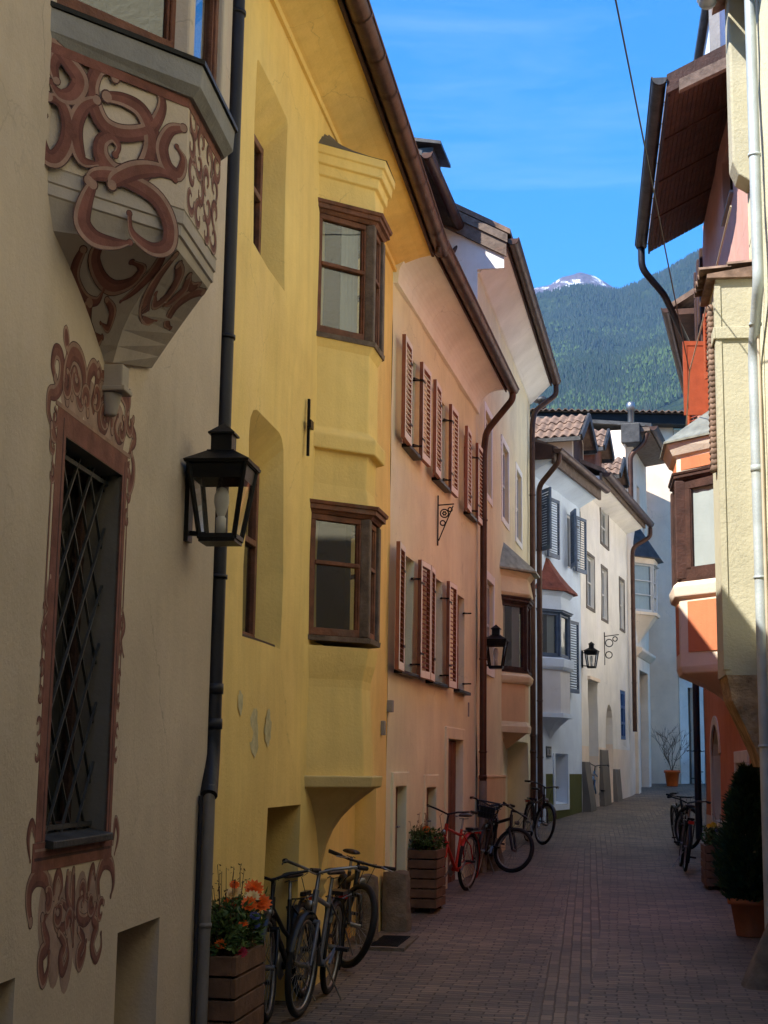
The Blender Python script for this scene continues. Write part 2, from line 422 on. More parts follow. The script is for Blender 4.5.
def window(F, parent, s0, s1, z0, z1, o=-.12, wood='wood', fw=.055, mull=1, trans=(), curtain=None, glass='glass', dep=.05, sill=None, name='window', label=None, back=True):
    mb = MB()
    mb.fbox(F, s0, s1, o-dep, o, z0, z0+fw); mb.fbox(F, s0, s1, o-dep, o, z1-fw, z1)
    mb.fbox(F, s0, s0+fw, o-dep, o, z0+fw, z1-fw); mb.fbox(F, s1-fw, s1, o-dep, o, z0+fw, z1-fw)
    for i in range(1, mull+1):
        c = s0+(s1-s0)*i/(mull+1); mb.fbox(F, c-fw*.45, c+fw*.45, o-dep+.006, o+.012, z0+fw, z1-fw)
    for t in trans:
        c = z0+(z1-z0)*t; mb.fbox(F, s0+fw, s1-fw, o-dep+.009, o+.006, c-fw*.4, c+fw*.4)
    w = mb.build(name, M[wood], parent, label=label, bevel=.004, seg=1)
    g = MB(); g.poly([F.P(s0+fw*.5, o-dep*.6, z0+fw*.5), F.P(s1-fw*.5, o-dep*.6, z0+fw*.5), F.P(s1-fw*.5, o-dep*.6, z1-fw*.5), F.P(s0+fw*.5, o-dep*.6, z1-fw*.5)])
    g.build('pane', M[glass], w)
    if curtain:
        c = MB()
        for (a, b) in curtain:
            n = 14; A = s0+(s1-s0)*a; B = s0+(s1-s0)*b
            vs = []; 
            for i in range(n+1):
                s = A+(B-A)*i/n; oo = o-dep-.05+.015*sin(i*2.1)
                vs += [F.P(s, oo, z0+.02), F.P(s, oo, z1-.03)]
            c.add(vs, [(2*i, 2*i+2, 2*i+3, 2*i+1) for i in range(n)], 0, True)
        c.build('curtain', M['curtain'], w)
    if sill:
        k = MB(); k.fbox(F, s0-.06, s1+.06, o, sill[0], z0-.045, z0-.005); k.build('sill', M[sill[1]], w, bevel=.006)
    return w

def shutter(F, parent, hinge, wdt, z0, z1, ang, dirn, o=.045, cols=('shutter', 'shutter_white'), th=.04, solid=False, label=None, nsl=None, sm=0):
    """hinged leaf: dirn -1 folds towards the camera, +1 away; ang = opening from flat against the wall"""
    a = radians(ang); H = F.P(hinge, o, 0)
    u = (F.d*dirn*cos(a)+F.n*sin(a)); nn = (F.n*cos(a)-F.d*dirn*sin(a)); Z = V((0, 0, 1))
    mb = MB()
    def bx(u0, u1, n0, n1, a0, a1, m=0):
        mb.hexa([H+u*u0+nn*n0+Z*a0, H+u*u1+nn*n0+Z*a0, H+u*u1+nn*n1+Z*a0, H+u*u0+nn*n1+Z*a0,
                 H+u*u0+nn*n0+Z*a1, H+u*u1+nn*n0+Z*a1, H+u*u1+nn*n1+Z*a1, H+u*u0+nn*n1+Z*a1], m)
    st = .055
    bx(0, st, 0, th, z0, z1); bx(wdt-st, wdt, 0, th, z0, z1); bx(st, wdt-st, 0, th, z0, z0+st*1.6); bx(st, wdt-st, 0, th, z1-st*1.2, z1)
    if cols[1]:
        for (a0, a1, b0, b1) in ((.004, st-.004, z0+.004, z1-.004), (wdt-st+.004, wdt-.004, z0+.004, z1-.004), (st, wdt-st, z0+.004, z0+st*1.5), (st, wdt-st, z1-st*1.1, z1-.004)):
            bx(a0, a1, th, th+.003, b0, b1, 1)
    if solid:
        bx(st, wdt-st, .01, th-.012, z0+st, z1-st)
        n = max(2, int((wdt-2*st)/.1))
        for i in range(n): 
            c = st+(wdt-2*st)*(i+.5)/n; bx(c-.006, c+.006, th-.012, th-.006, z0+st*2, z1-st*2)
    else:
        n = nsl or int((z1-z0-.2)/.052)
        for i in range(n):
            z = z0+.1+(z1-z0-.18)*(i+.5)/n; c = H+u*(wdt/2)+nn*(th/2)+Z*z
            mb.box(c, u*(wdt/2-st+.003), (nn*.55*cos(.6)*.04-Z*.55*sin(.6)*.04), (nn*sin(.6)+Z*cos(.6))*.004, sm)
    # iron straps
    for zz in (z0+(z1-z0)*.2, z0+(z1-z0)*.8): bx(-.02, .12, th+.004, th+.008, zz-.012, zz+.012, 2)
    return mb.build('shutter', [M[cols[0]], M[cols[1] or cols[0]], M['iron']], parent, label=label)

def gutter(F, parent, s0, s1, o, z, r=.075, rings=True, matn='copper'):
    mb = MB(); n = 10; vs = []; 
    for s in (s0, s1):
        for i in range(n+1):
            a = pi+pi*i/n; vs.append(F.P(s, o+r*cos(a), z+r*sin(a)))
        for i in range(n+1):
            a = 2*pi-pi*i/n; vs.append(F.P(s, o+(r-.008)*cos(a), z+(r-.008)*sin(a)))
    k = 2*(n+1); mb.add(vs, [(i, (i+1) % k, k+(i+1) % k, k+i) for i in range(k)], 0, True)
    mb.poly(vs[:n+1]); mb.poly(vs[k:k+n+1][::-1])
    mb.tube([F.P(s0, o+r, z+.004), F.P(s1, o+r, z+.004)], .012, 6)
    c = int((s1-s0)/.62)
    for i in range(c+1):
        s = s0+.05+(s1-s0-.1)*i/max(1, c)
        vs = []
        for t in (-.016, .016):
            for j in range(n+1):
                a = pi+pi*j/n; vs.append(F.P(s+t, o+(r+.007)*cos(a), z+(r+.007)*sin(a)))
        mb.add(vs, [(j, j+1, n+2+j, n+1+j) for j in range(n)], 0, True)
        mb.tube([F.P(s, o-r, z), F.P(s, o-r-.12, z+.05)], .01, 5)
    return mb.build('gutter', M[matn], parent)

def pipe(pts, r, parent, matn='copper', clips=(), name='downpipe', rings=()):
    """pts rounded at corners; clips = z of wall brackets; rings = z of sleeves"""
    P = [V(p) for p in pts]; path = [P[0]]
    for i in range(1, len(P)-1):
        a = (P[i-1]-P[i]); b = (P[i+1]-P[i]); k = min(r*2.4, a.length*.45, b.length*.45)
        A = P[i]+a.normalized()*k; B = P[i]+b.normalized()*k
        for t in (0, .25, .5, .75, 1): path.append((A*(1-t)+P[i]*t)*(1-t)+(P[i]*(1-t)+B*t)*t)
    path.append(P[-1]); mb = MB(); mb.tube(path, r, 14)
    def at(z):
        for a, b in zip(path, path[1:]):
            if min(a.z, b.z) <= z <= max(a.z, b.z) and abs(a.z-b.z) > 1e-6: return a.lerp(b, (z-a.z)/(b.z-a.z))
        return P[-1]
    for z in rings:
        e = at(z)
        mb.lathe((e.x, e.y, z), (0, 0, 1), [(r, -.03), (r*1.12, -.03), (r*1.14, 0), (r*1.12, .03), (r, .03)], 16)
    for z in clips:
        e = at(z); mb.lathe((e.x, e.y, z), (0, 0, 1), [(r, -.012), (r*1.18, -.012), (r*1.18, .012), (r, .012)], 16)
    return mb.build(name, M[matn], parent)

def roof(F, parent, s0, s1, o, z, run=5., slope=.6, th=.10, matn='tile', o_back=None, soff=None, name='roof'):
    mb = MB(); b = -run
    mb.fprof(F, [(o, z), (o, z+th), (b, z+th+(o-b)*slope), (b, z+(o-b)*slope)], s0, s1)
    mb.fprof(F, [(b-.002, z+(o-b)*slope), (b-.002, z+th+(o-b)*slope), (2*b-o, z+th), (2*b-o, z)], s0, s1)
    w = (s1-s0)
    return mb.build(name, [M[matn]], parent)

def tiles(mb, O, U, W, nu, nv, tw=.2, th=.33, m=0):
    """interlocking curved tiles on the plane O + u*U (along eave) + v*W (down slope)"""
    O, U, W = V(O), V(U).normalized(), V(W).normalized(); Nn = U.cross(W).normalized()
    if Nn.z < 0: Nn = -Nn
    for j in range(nv):
        for i in range(nu):
            vs = []; k = 6; jit = random.uniform(-.006, .006)
            for t in (0, 1):
                for a in range(k+1):
                    x = a/k; h = .045*(sin(pi*x*1.5) if x < .67 else -.35*sin(pi*(x-.67)/.33))+.012
                    vs.append(O+U*(i+x)*tw+W*((j+t)*th+(.03 if t else 0))+Nn*(h+(.03 if t else 0)+jit))
            mb.add(vs, [(a, a+1, k+2+a, k+1+a) for a in range(k)], m, True)
            mb.add([vs[k+1+a] for a in range(k+1)]+[vs[k+1+a]-Nn*.03 for a in range(k+1)], [(a, a+1, k+2+a, k+1+a) for a in range(k)], m)

def bay_ring(F, pts, z, grow=0.):
    """pts = 4 (s,o); grow pushes the outline outwards"""
    (a, _), (b, ob), (c, oc), (d, _) = pts; g = grow
    return [F.P(a-g*1.0, -.03, z), F.P(b-g*.42, ob+g, z), F.P(c+g*.42, oc+g, z), F.P(d+g*1.0, -.03, z)]

def bay_windows(F, par, pts, z0, z1, wood='wood', glass='glass', post=.08, fw=.045, trans=(.62,), ledge=True, cornice=.13, curtain=True, mats2=None):
    """glazed storey of an oriel; every piece a sub-part of the oriel mesh par"""
    fr = MB(); pn = MB()
    for i in range(3):
        A, B = pts[i], pts[i+1]; f = F.face(A, B); ln = f.len
        a = post*.6 if i > 0 else .015; b = ln-(post*.6 if i < 2 else .015)
        o1, o0 = -.02, -.075
        m = MB()
        m.fbox(f, a, b, o0, o1, z0, z0+fw*1.3); m.fbox(f, a, b, o0, o1, z1-fw, z1)
        m.fbox(f, a, a+fw, o0, o1, z0+fw, z1-fw); m.fbox(f, b-fw, b, o0, o1, z0+fw, z1-fw)
        # inner sash
        g = .012
        m.fbox(f, a+fw, a+fw+g, o0+.01, o1-.012, z0+fw*1.3, z1-fw); m.fbox(f, b-fw-g, b-fw, o0+.01, o1-.012, z0+fw*1.3, z1-fw)
        for t in trans:
            zc = z0+(z1-z0)*t; m.fbox(f, a+fw, b-fw, o0+.006, o1+.008, zc-.016, zc+.016)
        m.build('window_frame', M[wood], par, bevel=.004, seg=1)
        p = MB(); p.poly([f.P(a+fw*.5, -.05, z0+fw*.6), f.P(b-fw*.5, -.05, z0+fw*.6), f.P(b-fw*.5, -.05, z1-fw*.6), f.P(a+fw*.5, -.05, z1-fw*.6)])
        p.build('pane', M[glass], par)
        if curtain and ln > .4:
            c = MB(); n = 12; w = ln*(.30 if curtain is True else .80)
            for c0 in (b-w-.06,):
                vs = []
                for k in range(n+1):
                    s = c0+w*k/n; oo = -.083+.005*sin(k*2.4); vs += [f.P(s, oo, z0+.02), f.P(s, oo, z1-.02)]
                c.add(vs, [(2*k, 2*k+2, 2*k+3, 2*k+1) for k in range(n)], 0, True)
            c.build('curtain', M['curtain'], par)
    for i in (1, 2):
        po = MB(); s, o = pts[i]; c = F.P(s, o-.035, (z0+z1)/2); po.box(c, F.d*post*.55, F.n*post*.5, V((0, 0, (z1-z0)/2)))
        po.build('corner_post', M[mats2 or wood], par, bevel=.012)
    if cornice:
        c = MB()
        c.loft([bay_ring(F, pts, z1+.002, .0), bay_ring(F, pts, z1+cornice*.3, .02), bay_ring(F, pts, z1+cornice*.35, .045), bay_ring(F, pts, z1+cornice*.7, .045), bay_ring(F, pts, z1+cornice*.75, .06), bay_ring(F, pts, z1+cornice, .068)])
        c.build('window_cornice', M[wood], par)
    if ledge:
        c = MB(); c.loft([bay_ring(F, pts, z0-.04, .015), bay_ring(F, pts, z0-.002, .02)]); c.build('window_ledge', M[mats2 or wood], par, bevel=.006)
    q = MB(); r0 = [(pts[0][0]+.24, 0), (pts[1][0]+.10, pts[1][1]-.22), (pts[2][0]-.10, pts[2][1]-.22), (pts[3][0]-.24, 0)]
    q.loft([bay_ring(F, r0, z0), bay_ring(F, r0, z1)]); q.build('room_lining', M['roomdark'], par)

# ------------------------------------------------------------------ facades
KX, KY = -.9394, 8.8294
FC = Fac(KX, KY, 6.4); FY = Fac(.06, 15.0, 9.2); FP = Fac(.06, 15.0, 12.2)
FA = Fac(1.348, 20.957, 11.2); F1 = Fac(2.934, 28.966, 21); F2 = Fac(4.469, 32.965, 18); F3 = Fac(6.668, 39.735, 17)
FR = Fac(3.70, 14.3, 8.0, -1); FN = Fac(3.30, 13.5, 7.4, -1); FS = Fac(3.30, 13.5, -82.6, 1)
LC, LY, LP, LA, L1, L2, L3 = 28., 6.25, 6.09, 8.16, 4.28, 7.12, 4.74
SUN_E, SKY_S, EXPO = 2.4, .064, 2.45
B1C = [(0.045, [(0.301, 4.409), (0.275, 4.443), (0.22, 4.415), (0.193, 4.334), (0.213, 4.256), (0.256, 4.199), (0.321, 4.185), (0.402, 4.205), (0.483, 4.254), (0.53, 4.336), (0.536, 4.397), (0.5, 4.436), (0.44, 4.437)]), (0.055, [(0.266, 4.317), (0.346, 4.331), (0.43, 4.316), (0.484, 4.247), (0.496, 4.163), (0.459, 4.064), (0.395, 4.023), (0.315, 4.012), (0.256, 4.057), (0.253, 4.12), (0.299, 4.156), (0.333, 4.125), (0.319, 4.085)]), (0.045, [(-0.001, 4.223), (0.06, 4.216), (0.095, 4.145), (0.092, 4.06), (0.051, 3.985), (-0.001, 3.982), (-0.031, 4.048), (-0.033, 4.129), (-0.011, 4.143)]), (0.045, [(0.219, 4.286), (0.159, 4.237), (0.125, 4.155), (0.134, 4.074), (0.172, 4.01), (0.25, 4.027)]), (0.05, [(0.007, 4.449), (0.072, 4.403), (0.137, 4.342), (0.11, 4.269), (0.05, 4.248), (0.002, 4.287)]), (0.04, [(0.653, 4.311), (0.585, 4.28), (0.546, 4.194), (0.575, 4.115), (0.637, 4.098), (0.66, 4.171), (0.622, 4.219)]), (0.05, [(0.31, 3.954), (0.332, 3.989), (0.427, 4.054), (0.543, 4.09), (0.621, 4.071)])]
WL = [(0.05, [(-3.2, 1.08), (-3.232, 1.143), (-3.231, 1.206), (-3.163, 1.244), (-3.062, 1.23), (-3.019, 1.175), (-3.007, 1.101), (-3.038, 1.082)]), (0.03, [(-2.946, 1.147), (-2.944, 1.206), (-2.903, 1.241), (-2.859, 1.193), (-2.887, 1.142)]), (0.035, [(-2.848, 1.124), (-2.757, 1.086), (-2.761, 1.033), (-2.831, 1.017), (-2.907, 1.047), (-2.927, 1.101), (-2.848, 1.124)]), (0.035, [(-2.561, 1.127), (-2.47, 1.092), (-2.468, 1.043), (-2.544, 1.023), (-2.626, 1.05), (-2.635, 1.106), (-2.561, 1.127)]), (0.045, [(-2.353, 1.098), (-2.38, 1.181), (-2.305, 1.246), (-2.186, 1.226), (-2.143, 1.148), (-2.179, 1.092)]), (0.045, [(-3.072, 1.085), (-3.041, 1.032), (-2.999, 0.976), (-3.061, 0.948), (-3.064, 0.898), (-3.022, 0.842), (-2.973, 0.886), (-2.971, 0.944)]), (0.04, [(-2.865, 1.006), (-2.785, 0.952), (-2.826, 0.912), (-2.793, 0.856), (-2.74, 0.902), (-2.762, 0.965)]), (0.04, [(-2.617, 0.995), (-2.544, 0.941), (-2.602, 0.901), (-2.581, 0.848), (-2.522, 0.883), (-2.504, 0.936)]), (0.04, [(-2.364, 1.082), (-2.424, 1.023), (-2.363, 0.985), (-2.398, 0.949), (-2.418, 0.903), (-2.354, 0.847), (-2.291, 0.888), (-2.3, 0.946)]), (0.04, [(-2.719, 1.236), (-2.715, 1.128), (-2.68, 0.94)]), (0.03, [(-2.793, 1.234), (-2.777, 1.133), (-2.664, 1.046)]), (0.03, [(-2.508, 1.127), (-2.492, 1.197), (-2.457, 1.235), (-2.422, 1.184)])]
WU = [(0.035, [(-3.132, 3.313), (-3.157, 3.346), (-3.155, 3.379), (-3.126, 3.347), (-3.13, 3.297)]), (0.045, [(-3.252, 3.159), (-3.287, 3.204), (-3.268, 3.261), (-3.21, 3.266), (-3.178, 3.219), (-3.191, 3.151), (-3.243, 3.105), (-3.308, 3.081), (-3.309, 3.01), (-3.256, 2.968), (-3.24, 3.011)]), (0.05, [(-3.099, 3.102), (-3.129, 3.167), (-3.121, 3.242), (-3.071, 3.318), (-2.984, 3.331), (-2.913, 3.292), (-2.887, 3.215), (-2.926, 3.129), (-2.982, 3.157), (-2.965, 3.211)]), (0.035, [(-3.042, 3.133), (-3.063, 3.185), (-3.023, 3.253), (-2.968, 3.227)]), (0.045, [(-2.832, 3.119), (-2.845, 3.2), (-2.844, 3.277), (-2.785, 3.336), (-2.727, 3.317), (-2.731, 3.256), (-2.775, 3.184), (-2.755, 3.146)]), (0.045, [(-2.714, 3.321), (-2.601, 3.334), (-2.548, 3.277), (-2.55, 3.197), (-2.595, 3.115), (-2.668, 3.124), (-2.666, 3.203), (-2.629, 3.238)]), (0.035, [(-2.72, 3.363), (-2.686, 3.328), (-2.708, 3.288)]), (0.045, [(-2.48, 3.125), (-2.493, 3.211), (-2.461, 3.29), (-2.391, 3.331), (-2.276, 3.301), (-2.264, 3.23), (-2.314, 3.145), (-2.386, 3.11), (-2.439, 3.152), (-2.403, 3.215)]), (0.03, [(-2.237, 3.366), (-2.235, 3.311), (-2.27, 3.265)]), (0.04, [(-2.155, 3.256), (-2.181, 3.212), (-2.124, 3.169), (-2.166, 3.123), (-2.208, 3.076)]), (0.04, [(-2.161, 3.087), (-2.12, 3.039), (-2.126, 2.973), (-2.173, 2.918), (-2.177, 2.981), (-2.199, 3.023)]), (0.04, [(-3.267, 2.966), (-3.239, 2.933), (-3.201, 2.918)])]
WS = [(0.03, [(-3.188, 2.381), (-3.214, 2.299), (-3.175, 2.252), (-3.218, 2.209), (-3.247, 2.155), (-3.2, 2.095), (-3.136, 2.061)]), (0.03, [(-2.198, 2.356), (-2.155, 2.284), (-2.198, 2.22), (-2.144, 2.149)])]
WB = [(0.035, [(-3.191, 1.385), (-3.241, 1.442), (-3.273, 1.389), (-3.24, 1.305)]), (0.035, [(-2.183, 1.323), (-2.153, 1.42), (-2.101, 1.352), (-2.147, 1.272)])]
def catmull(p, n=5):
    p = [V(q) for q in p]; out = []
    for i in range(len(p)-1):
        a = p[max(i-1, 0)]; b = p[i]; c = p[i+1]; d = p[min(i+2, len(p)-1)]
        for k in range(n):
            t = k/n; out.append(.5*((2*b)+(c-a)*t+(2*a-5*b+4*c-d)*t*t+(3*b-a-3*c+d)*t**3))
    out.append(p[-1]); return out
def ribbon(mb, fn, pts, w, h, flip=1):
    """a painted volute: outline, pale edge, red body and dark inner shade side by side across its width"""
    q = catmull(pts, 6); n = len(q)
    bands = ((-.62, .62, 1, 0.), (-.55, -.24, 2, .0003), (-.28, .28, 0, .0004), (.24, .55, 3, .0003)) if flip > 0 else ((-.62, .62, 1, 0.), (.24, .55, 2, .0003), (-.28, .28, 0, .0004), (-.55, -.24, 3, .0003))
    def wd(t): return w*(.30+.80*max(0, sin(pi*min(1, t*1.02+.06)))**.8)
    for a, b, m, dh in bands:
        vs = []
        for i, p in enumerate(q):
            d = (q[min(i+1, n-1)]-q[max(i-1, 0)]); d = d.normalized() if d.length > 1e-9 else V((1, 0)); e = V((-d.y, d.x)); ww = wd(i/(n-1))
            vs += [fn(p.x+e.x*ww*a, p.y+e.y*ww*a, h+dh), fn(p.x+e.x*ww*b, p.y+e.y*ww*b, h+dh)]
        mb.add(vs, [(2*i, 2*i+2, 2*i+3, 2*i+1) for i in range(n-1)], m)
    for e in (0, n-1):
        ww = wd(0 if e == 0 else 1); c = q[e]
        for r, m, dh in ((ww*.85, 1, .0001), (ww*.66, 2 if e == 0 else 0, .0005)):
            mb.add([fn(c.x, c.y, h+dh)]+[fn(c.x+r*cos(2*pi*k/12), c.y+r*sin(2*pi*k/12), h+dh) for k in range(12)], [(0, k+1, (k+1) % 12+1) for k in range(12)], m)
def scrolls(name, fn, curves, parent, wk=1.0, h0=.0006):
    mb = MB(); h = h0
    for k, (w, pts) in enumerate(curves):
        ribbon(mb, fn, pts, w*wk, h, 1 if k % 2 else -1); h += .00008
    return mb.build(name, [M['paint_red'], M['paint_dark'], M['paint_pale'], M['paint_brown']], parent)
def volute(cx, cz, r, a0, turns, w, k=.62):
    n = 9; return (w, [(cx+r*(1-k*t)*cos(a0+turns*t), cz+r*(1-k*t)*sin(a0+turns*t)) for t in [i/n for i in range(n+1)]])

# ================================================================== CREAM HOUSE (near left)
def cream_house():
    F = FC
    root = empty('cream_house', F.P(0, 0, 0), 'cream plastered house nearest on the left with red painted scrollwork round a barred window', 'house')
    holes = [
        dict(poly=rect(-3.09, -2.29, 1.37, 2.96), depth=.24, bm=1, rm=1),
        dict(poly=rect(-2.04, -1.31, .12, .92), depth=.22, bm=1),
        dict(poly=rect(-4.4, -3.33, .12, .90), depth=.22, bm=1),
        dict(poly=rect(-7.2, -6.4, 1.37, 2.96), depth=.24, bm=1),
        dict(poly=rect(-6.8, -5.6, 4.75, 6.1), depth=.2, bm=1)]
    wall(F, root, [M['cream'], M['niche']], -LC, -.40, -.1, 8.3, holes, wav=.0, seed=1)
    roof(F, root, -LC, -.38, .55, 8.25); gutter(F, root, -LC, -.38, .62, 8.2)
    # unseen block added across the street behind the viewpoint to cut low skylight
    c = MB(); c.box(V((1.5, -21, 5)), V((9, 0, 0)), V((0, 2, 0)), V((0, 0, 5.5))); c.build('skylight_blocker', M['cream'], root)
    # lattice window
    lat = MB(); s0, s1, z0, z1 = -3.09, -2.29, 1.37, 2.96
    lat.fbox(F, s0, s1, -.20, -.16, z0, z0+.05); lat.fbox(F, s0, s1, -.20, -.16, z1-.05, z1)
    lat.fbox(F, s0, s0+.05, -.20, -.16, z0+.05, z1-.05); lat.fbox(F, s1-.05, s1, -.20, -.16, z0+.05, z1-.05); lat.fbox(F, -2.71, -2.66, -.2, -.155, z0+.05, z1-.05)
    w = lat.build('window', M['wood_dark'], root, bevel=.004)
    g = MB(); g.poly([F.P(s0, -.185, z0), F.P(s1, -.185, z0), F.P(s1, -.185, z1), F.P(s0, -.185, z1)]); g.build('pane', M['glass'], w)
    gr = MB()
    dw, dh = .19, .26; m_ = dw/dh
    for dr in (1, -1):
        for i in range(-14, 16):
            c_ = s0+i*dw
            # s = c_ + dr*m_*(z-z0), clipped to the opening
            za, zb_ = sorted(((s0-c_)/(dr*m_), (s1-c_)/(dr*m_))); za = max(za, 0)+z0+.01; zb_ = min(zb_, z1-z0)+z0-.01
            if zb_-za > .05: gr.bar(F.P(c_+dr*m_*(za-z0), -.075+dr*.006, za), F.P(c_+dr*m_*(zb_-z0), -.075+dr*.006, zb_), .011, .009)
    gr.fbox(F, s0+.002, s1-.002, -.085, -.065, z0+.03, z0+.05); gr.fbox(F, s0+.002, s1-.002, -.085, -.065, z1-.05, z1-.03)
    gr.build('window_grille', M['grille'], w)
    k = MB(); k.fprof(F, [(-.16, z0+.035), (-.16, z0-.0), (.035, z0-.03), (.035, z0+.0)], s0+.004, s1-.004); k.build('sill', M['sheet'], w, bevel=.004)
    # painted frame
    fr = MB(); h = .003
    def q(a, b, c, d, hh=.003, m=0): fr.poly([F.P(a, hh+.012, c), F.P(b, hh+.012, c), F.P(b, hh+.012, d), F.P(a, hh+.012, d)], m)
    fr2 = MB()
    def fb(a, b, c, d, o, m=0): fr2.fbox(F, a, b, -.01, o*.1, c, d, m)
    fb(-3.20, -3.09, 1.37, 3.06, .02); fb(-2.29, -2.22, 1.37, 3.06, .02); fb(-3.09, -2.29, 2.962, 3.06, .02)
    fb(-3.23, -2.19, 3.06, 3.078, .032, 2); fb(-3.22, -2.20, 1.26, 1.368, .026); fb(-3.20, -2.22, 1.30, 1.312, .029, 1); fb(-3.20, -2.22, 1.335, 1.345, .029, 2)
    fb(-3.13, -3.118, 1.37, 3.03, .023, 1); fb(-2.265, -2.255, 1.37, 3.03, .023, 1)
    fr2.build('painted_frame', [M['paint_red'], M['paint_dark'], M['paint_pale']], root)
    fn = lambda u, v, h: F.P(u, .0003+h, v)
    crest = WU+[volute(-3.12+.13*i, 3.17+.05*(i % 2), .055, 1.5+i, 5.2*(1 if i % 2 else -1), .032) for i in range(8)]
    scrolls('painted_crest', fn, crest, root, 1.25)
    apron = WL+[volute(-3.02+.14*i, 1.14-.05*(i % 3), .05, 2+i, 5*(1 if i % 2 else -1), .03) for i in range(6)]
    scrolls('painted_apron', fn, apron, root, 1.2)
    border = []
    for sd, s_ in ((-1, -3.235), (1, -2.19)):
        for j in range(6):
            z_ = 2.25+.0-.11*j if sd < 0 else 2.3-.12*j
            border.append(volute(s_, z_, .035, 1.57 if j % 2 else -1.57, 4.5*sd*(1 if j % 2 else -1), .022))
        for j in range(3): border.append(volute(s_, 3.0-.11*j, .04, 1.57, 4.8*sd*(-1)**j, .024))
    bl = [q for q in border+WS if q[1][0][0] < -2.7]; br_ = [q for q in border+WS if q[1][0][0] >= -2.7]
    bl.append((.012, [(-3.235, 1.9), (-3.235, 2.5), (-3.235, 3.05)])); br_.append((.012, [(-2.19, 1.9), (-2.19, 2.5), (-2.19, 3.05)]))
    scrolls('painted_border', fn, bl, root); scrolls('painted_border', fn, br_, root)
    for q in WB: scrolls('painted_ear', fn, [q], root)
    wm = MB()
    def disc(cx, cz, ra, rb, h=.0003): wm.add([F.P(cx, h, cz)]+[F.P(cx+ra*cos(2*pi*k/20), h, cz+rb*sin(2*pi*k/20)) for k in range(20)], [(0, k+1, (k+1) % 20+1) for k in range(20)])
    for k, (cx, cz, ra, rb) in enumerate([(-3.08, 3.17, .11, .13), (-2.95, 3.2, .10, .15), (-2.80, 3.16, .10, .11), (-2.66, 3.18, .11, .14), (-2.5, 3.14, .10, .10), (-2.38, 3.15, .10, .12)]): disc(cx, cz, ra, rb, .0003+.00002*k)
    wm.build('painted_wash', M['paint_wash'], root); wm = MB()
    for k, (cx, cz, ra, rb) in enumerate([(-3.03, 1.10, .09, .15), (-2.90, 1.02, .10, .22), (-2.76, 1.0, .10, .24), (-2.60, 1.03, .10, .20), (-2.46, 1.08, .09, .15)]): disc(cx, cz, ra, rb, .0003+.00002*k)
    wm.build('painted_wash', M['paint_wash'], root)
    # oriel
    pts = [(-3.5, 0), (-2.97, .42), (-2.36, .42), (-1.83, 0)]
    ob = MB()
    tips = [(-2.66, 0, 3.40), (-2.62, .035, 3.40), (-1.95, .02, 3.56), (-1.82, 0, 3.62)]
    def ring(t):  # corbel
        top = [F.P(-3.40, -.03, 3.72), F.P(-2.95, .39, 3.79), F.P(-2.38, .39, 3.81), F.P(-1.87, -.03, 3.80)]
        out = []
        for a, tp in zip(top, tips):
            b = F.P(tp[0], tp[1]-.03 if tp[1] == 0 else tp[1], tp[2]); e = t**1.0
            p = a.lerp(b, e); 
            p += F.n*(-.05*sin(pi*t)*(1 if tp[0] < -2.3 else .1)); out.append(p)
        return out
    rings = [ring(t) for t in (1, .85, .7, .55, .4, .25, .12, 0)]
    rings += [bay_ring(F, pts, 3.84, -.022), bay_ring(F, pts, 3.845, -.012), bay_ring(F, pts, 3.89, -.012), bay_ring(F, pts, 3.895, -.003), bay_ring(F, pts, 3.95, -.003), bay_ring(F, pts, 3.955, .0)]
    ob.loft(rings, 1, capt=False)
    ob.loft([bay_ring(F, pts, 3.957, .0), bay_ring(F, pts, 4.455, .0)], 0)
    ori = ob.build('oriel', [M['cream'], M['paint_white']], root)
    c = MB(); c.loft([bay_ring(F, pts, 4.452, .02), bay_ring(F, pts, 4.49, .055), bay_ring(F, pts, 4.585, .06)]); c.build('cornice', M['concrete'], ori, bevel=.006)
    c = MB(); c.loft([bay_ring(F, pts, 4.588, .072), bay_ring(F, pts, 4.608, .072)]); c.build('lead_sill', M['iron'], ori)
    bay_windows(F, ori, pts, 4.63, 5.9, wood='wood', curtain=False, mats2='trim', trans=(.5,), ledge=False)
    c = MB(); c.loft([bay_ring(F, pts, 6.05, 0), bay_ring(F, pts, 6.7, 0), bay_ring(F, pts, 6.8, .08), bay_ring(F, [(-3.4, 0), (-3.0, .1), (-2.4, .1), (-1.95, 0)], 7.2)]); c.build('oriel_top', M['cream'], ori)
    b1 = F.face(pts[0], pts[1]); b2 = F.face(pts[1], pts[2])
    scrolls('painted_scroll', lambda u, v, h: b1.P(u, .0004+h, v), B1C, ori, 1.3)
    k = MB(); k.fbox(b1, .0, b1.len, 0, .0025, 4.41, 4.451); k.fbox(b2, 0, b2.len, 0, .0025, 4.41, 4.451); k.build('painted_band', M['paint_red'], ori)
    low = [(.05, [(.20, 3.94), (.24, 3.98), (.36, 4.0), (.52, 3.97), (.60, 3.88), (.60, 3.78), (.52, 3.74), (.42, 3.78), (.40, 3.86)]), (.05, [(.22, 3.93), (.19, 3.85), (.18, 3.76), (.24, 3.71), (.34, 3.715), (.41, 3.74)]), (.04, [(.03, 4.3), (.01, 4.36), (.04, 4.42), (.10, 4.40), (.11, 4.33)])]
    scrolls('painted_scroll', lambda u, v, h: b1.P(u, .0006+h, v), low[:2], ori, 1.25); scrolls('painted_scroll', lambda u, v, h: b1.P(u, .0006+h, v), low[2:], ori, 1.2)
    c2 = []
    for j in range(4):
        for i in range(4):
            c2.append(volute(.09+.145*i+.02*sin(j*2.3), 4.02+.115*j+.02*cos(i*1.7), .066, 1.2*i+j, 5.2*(1 if (i+j) % 2 else -1), .036))
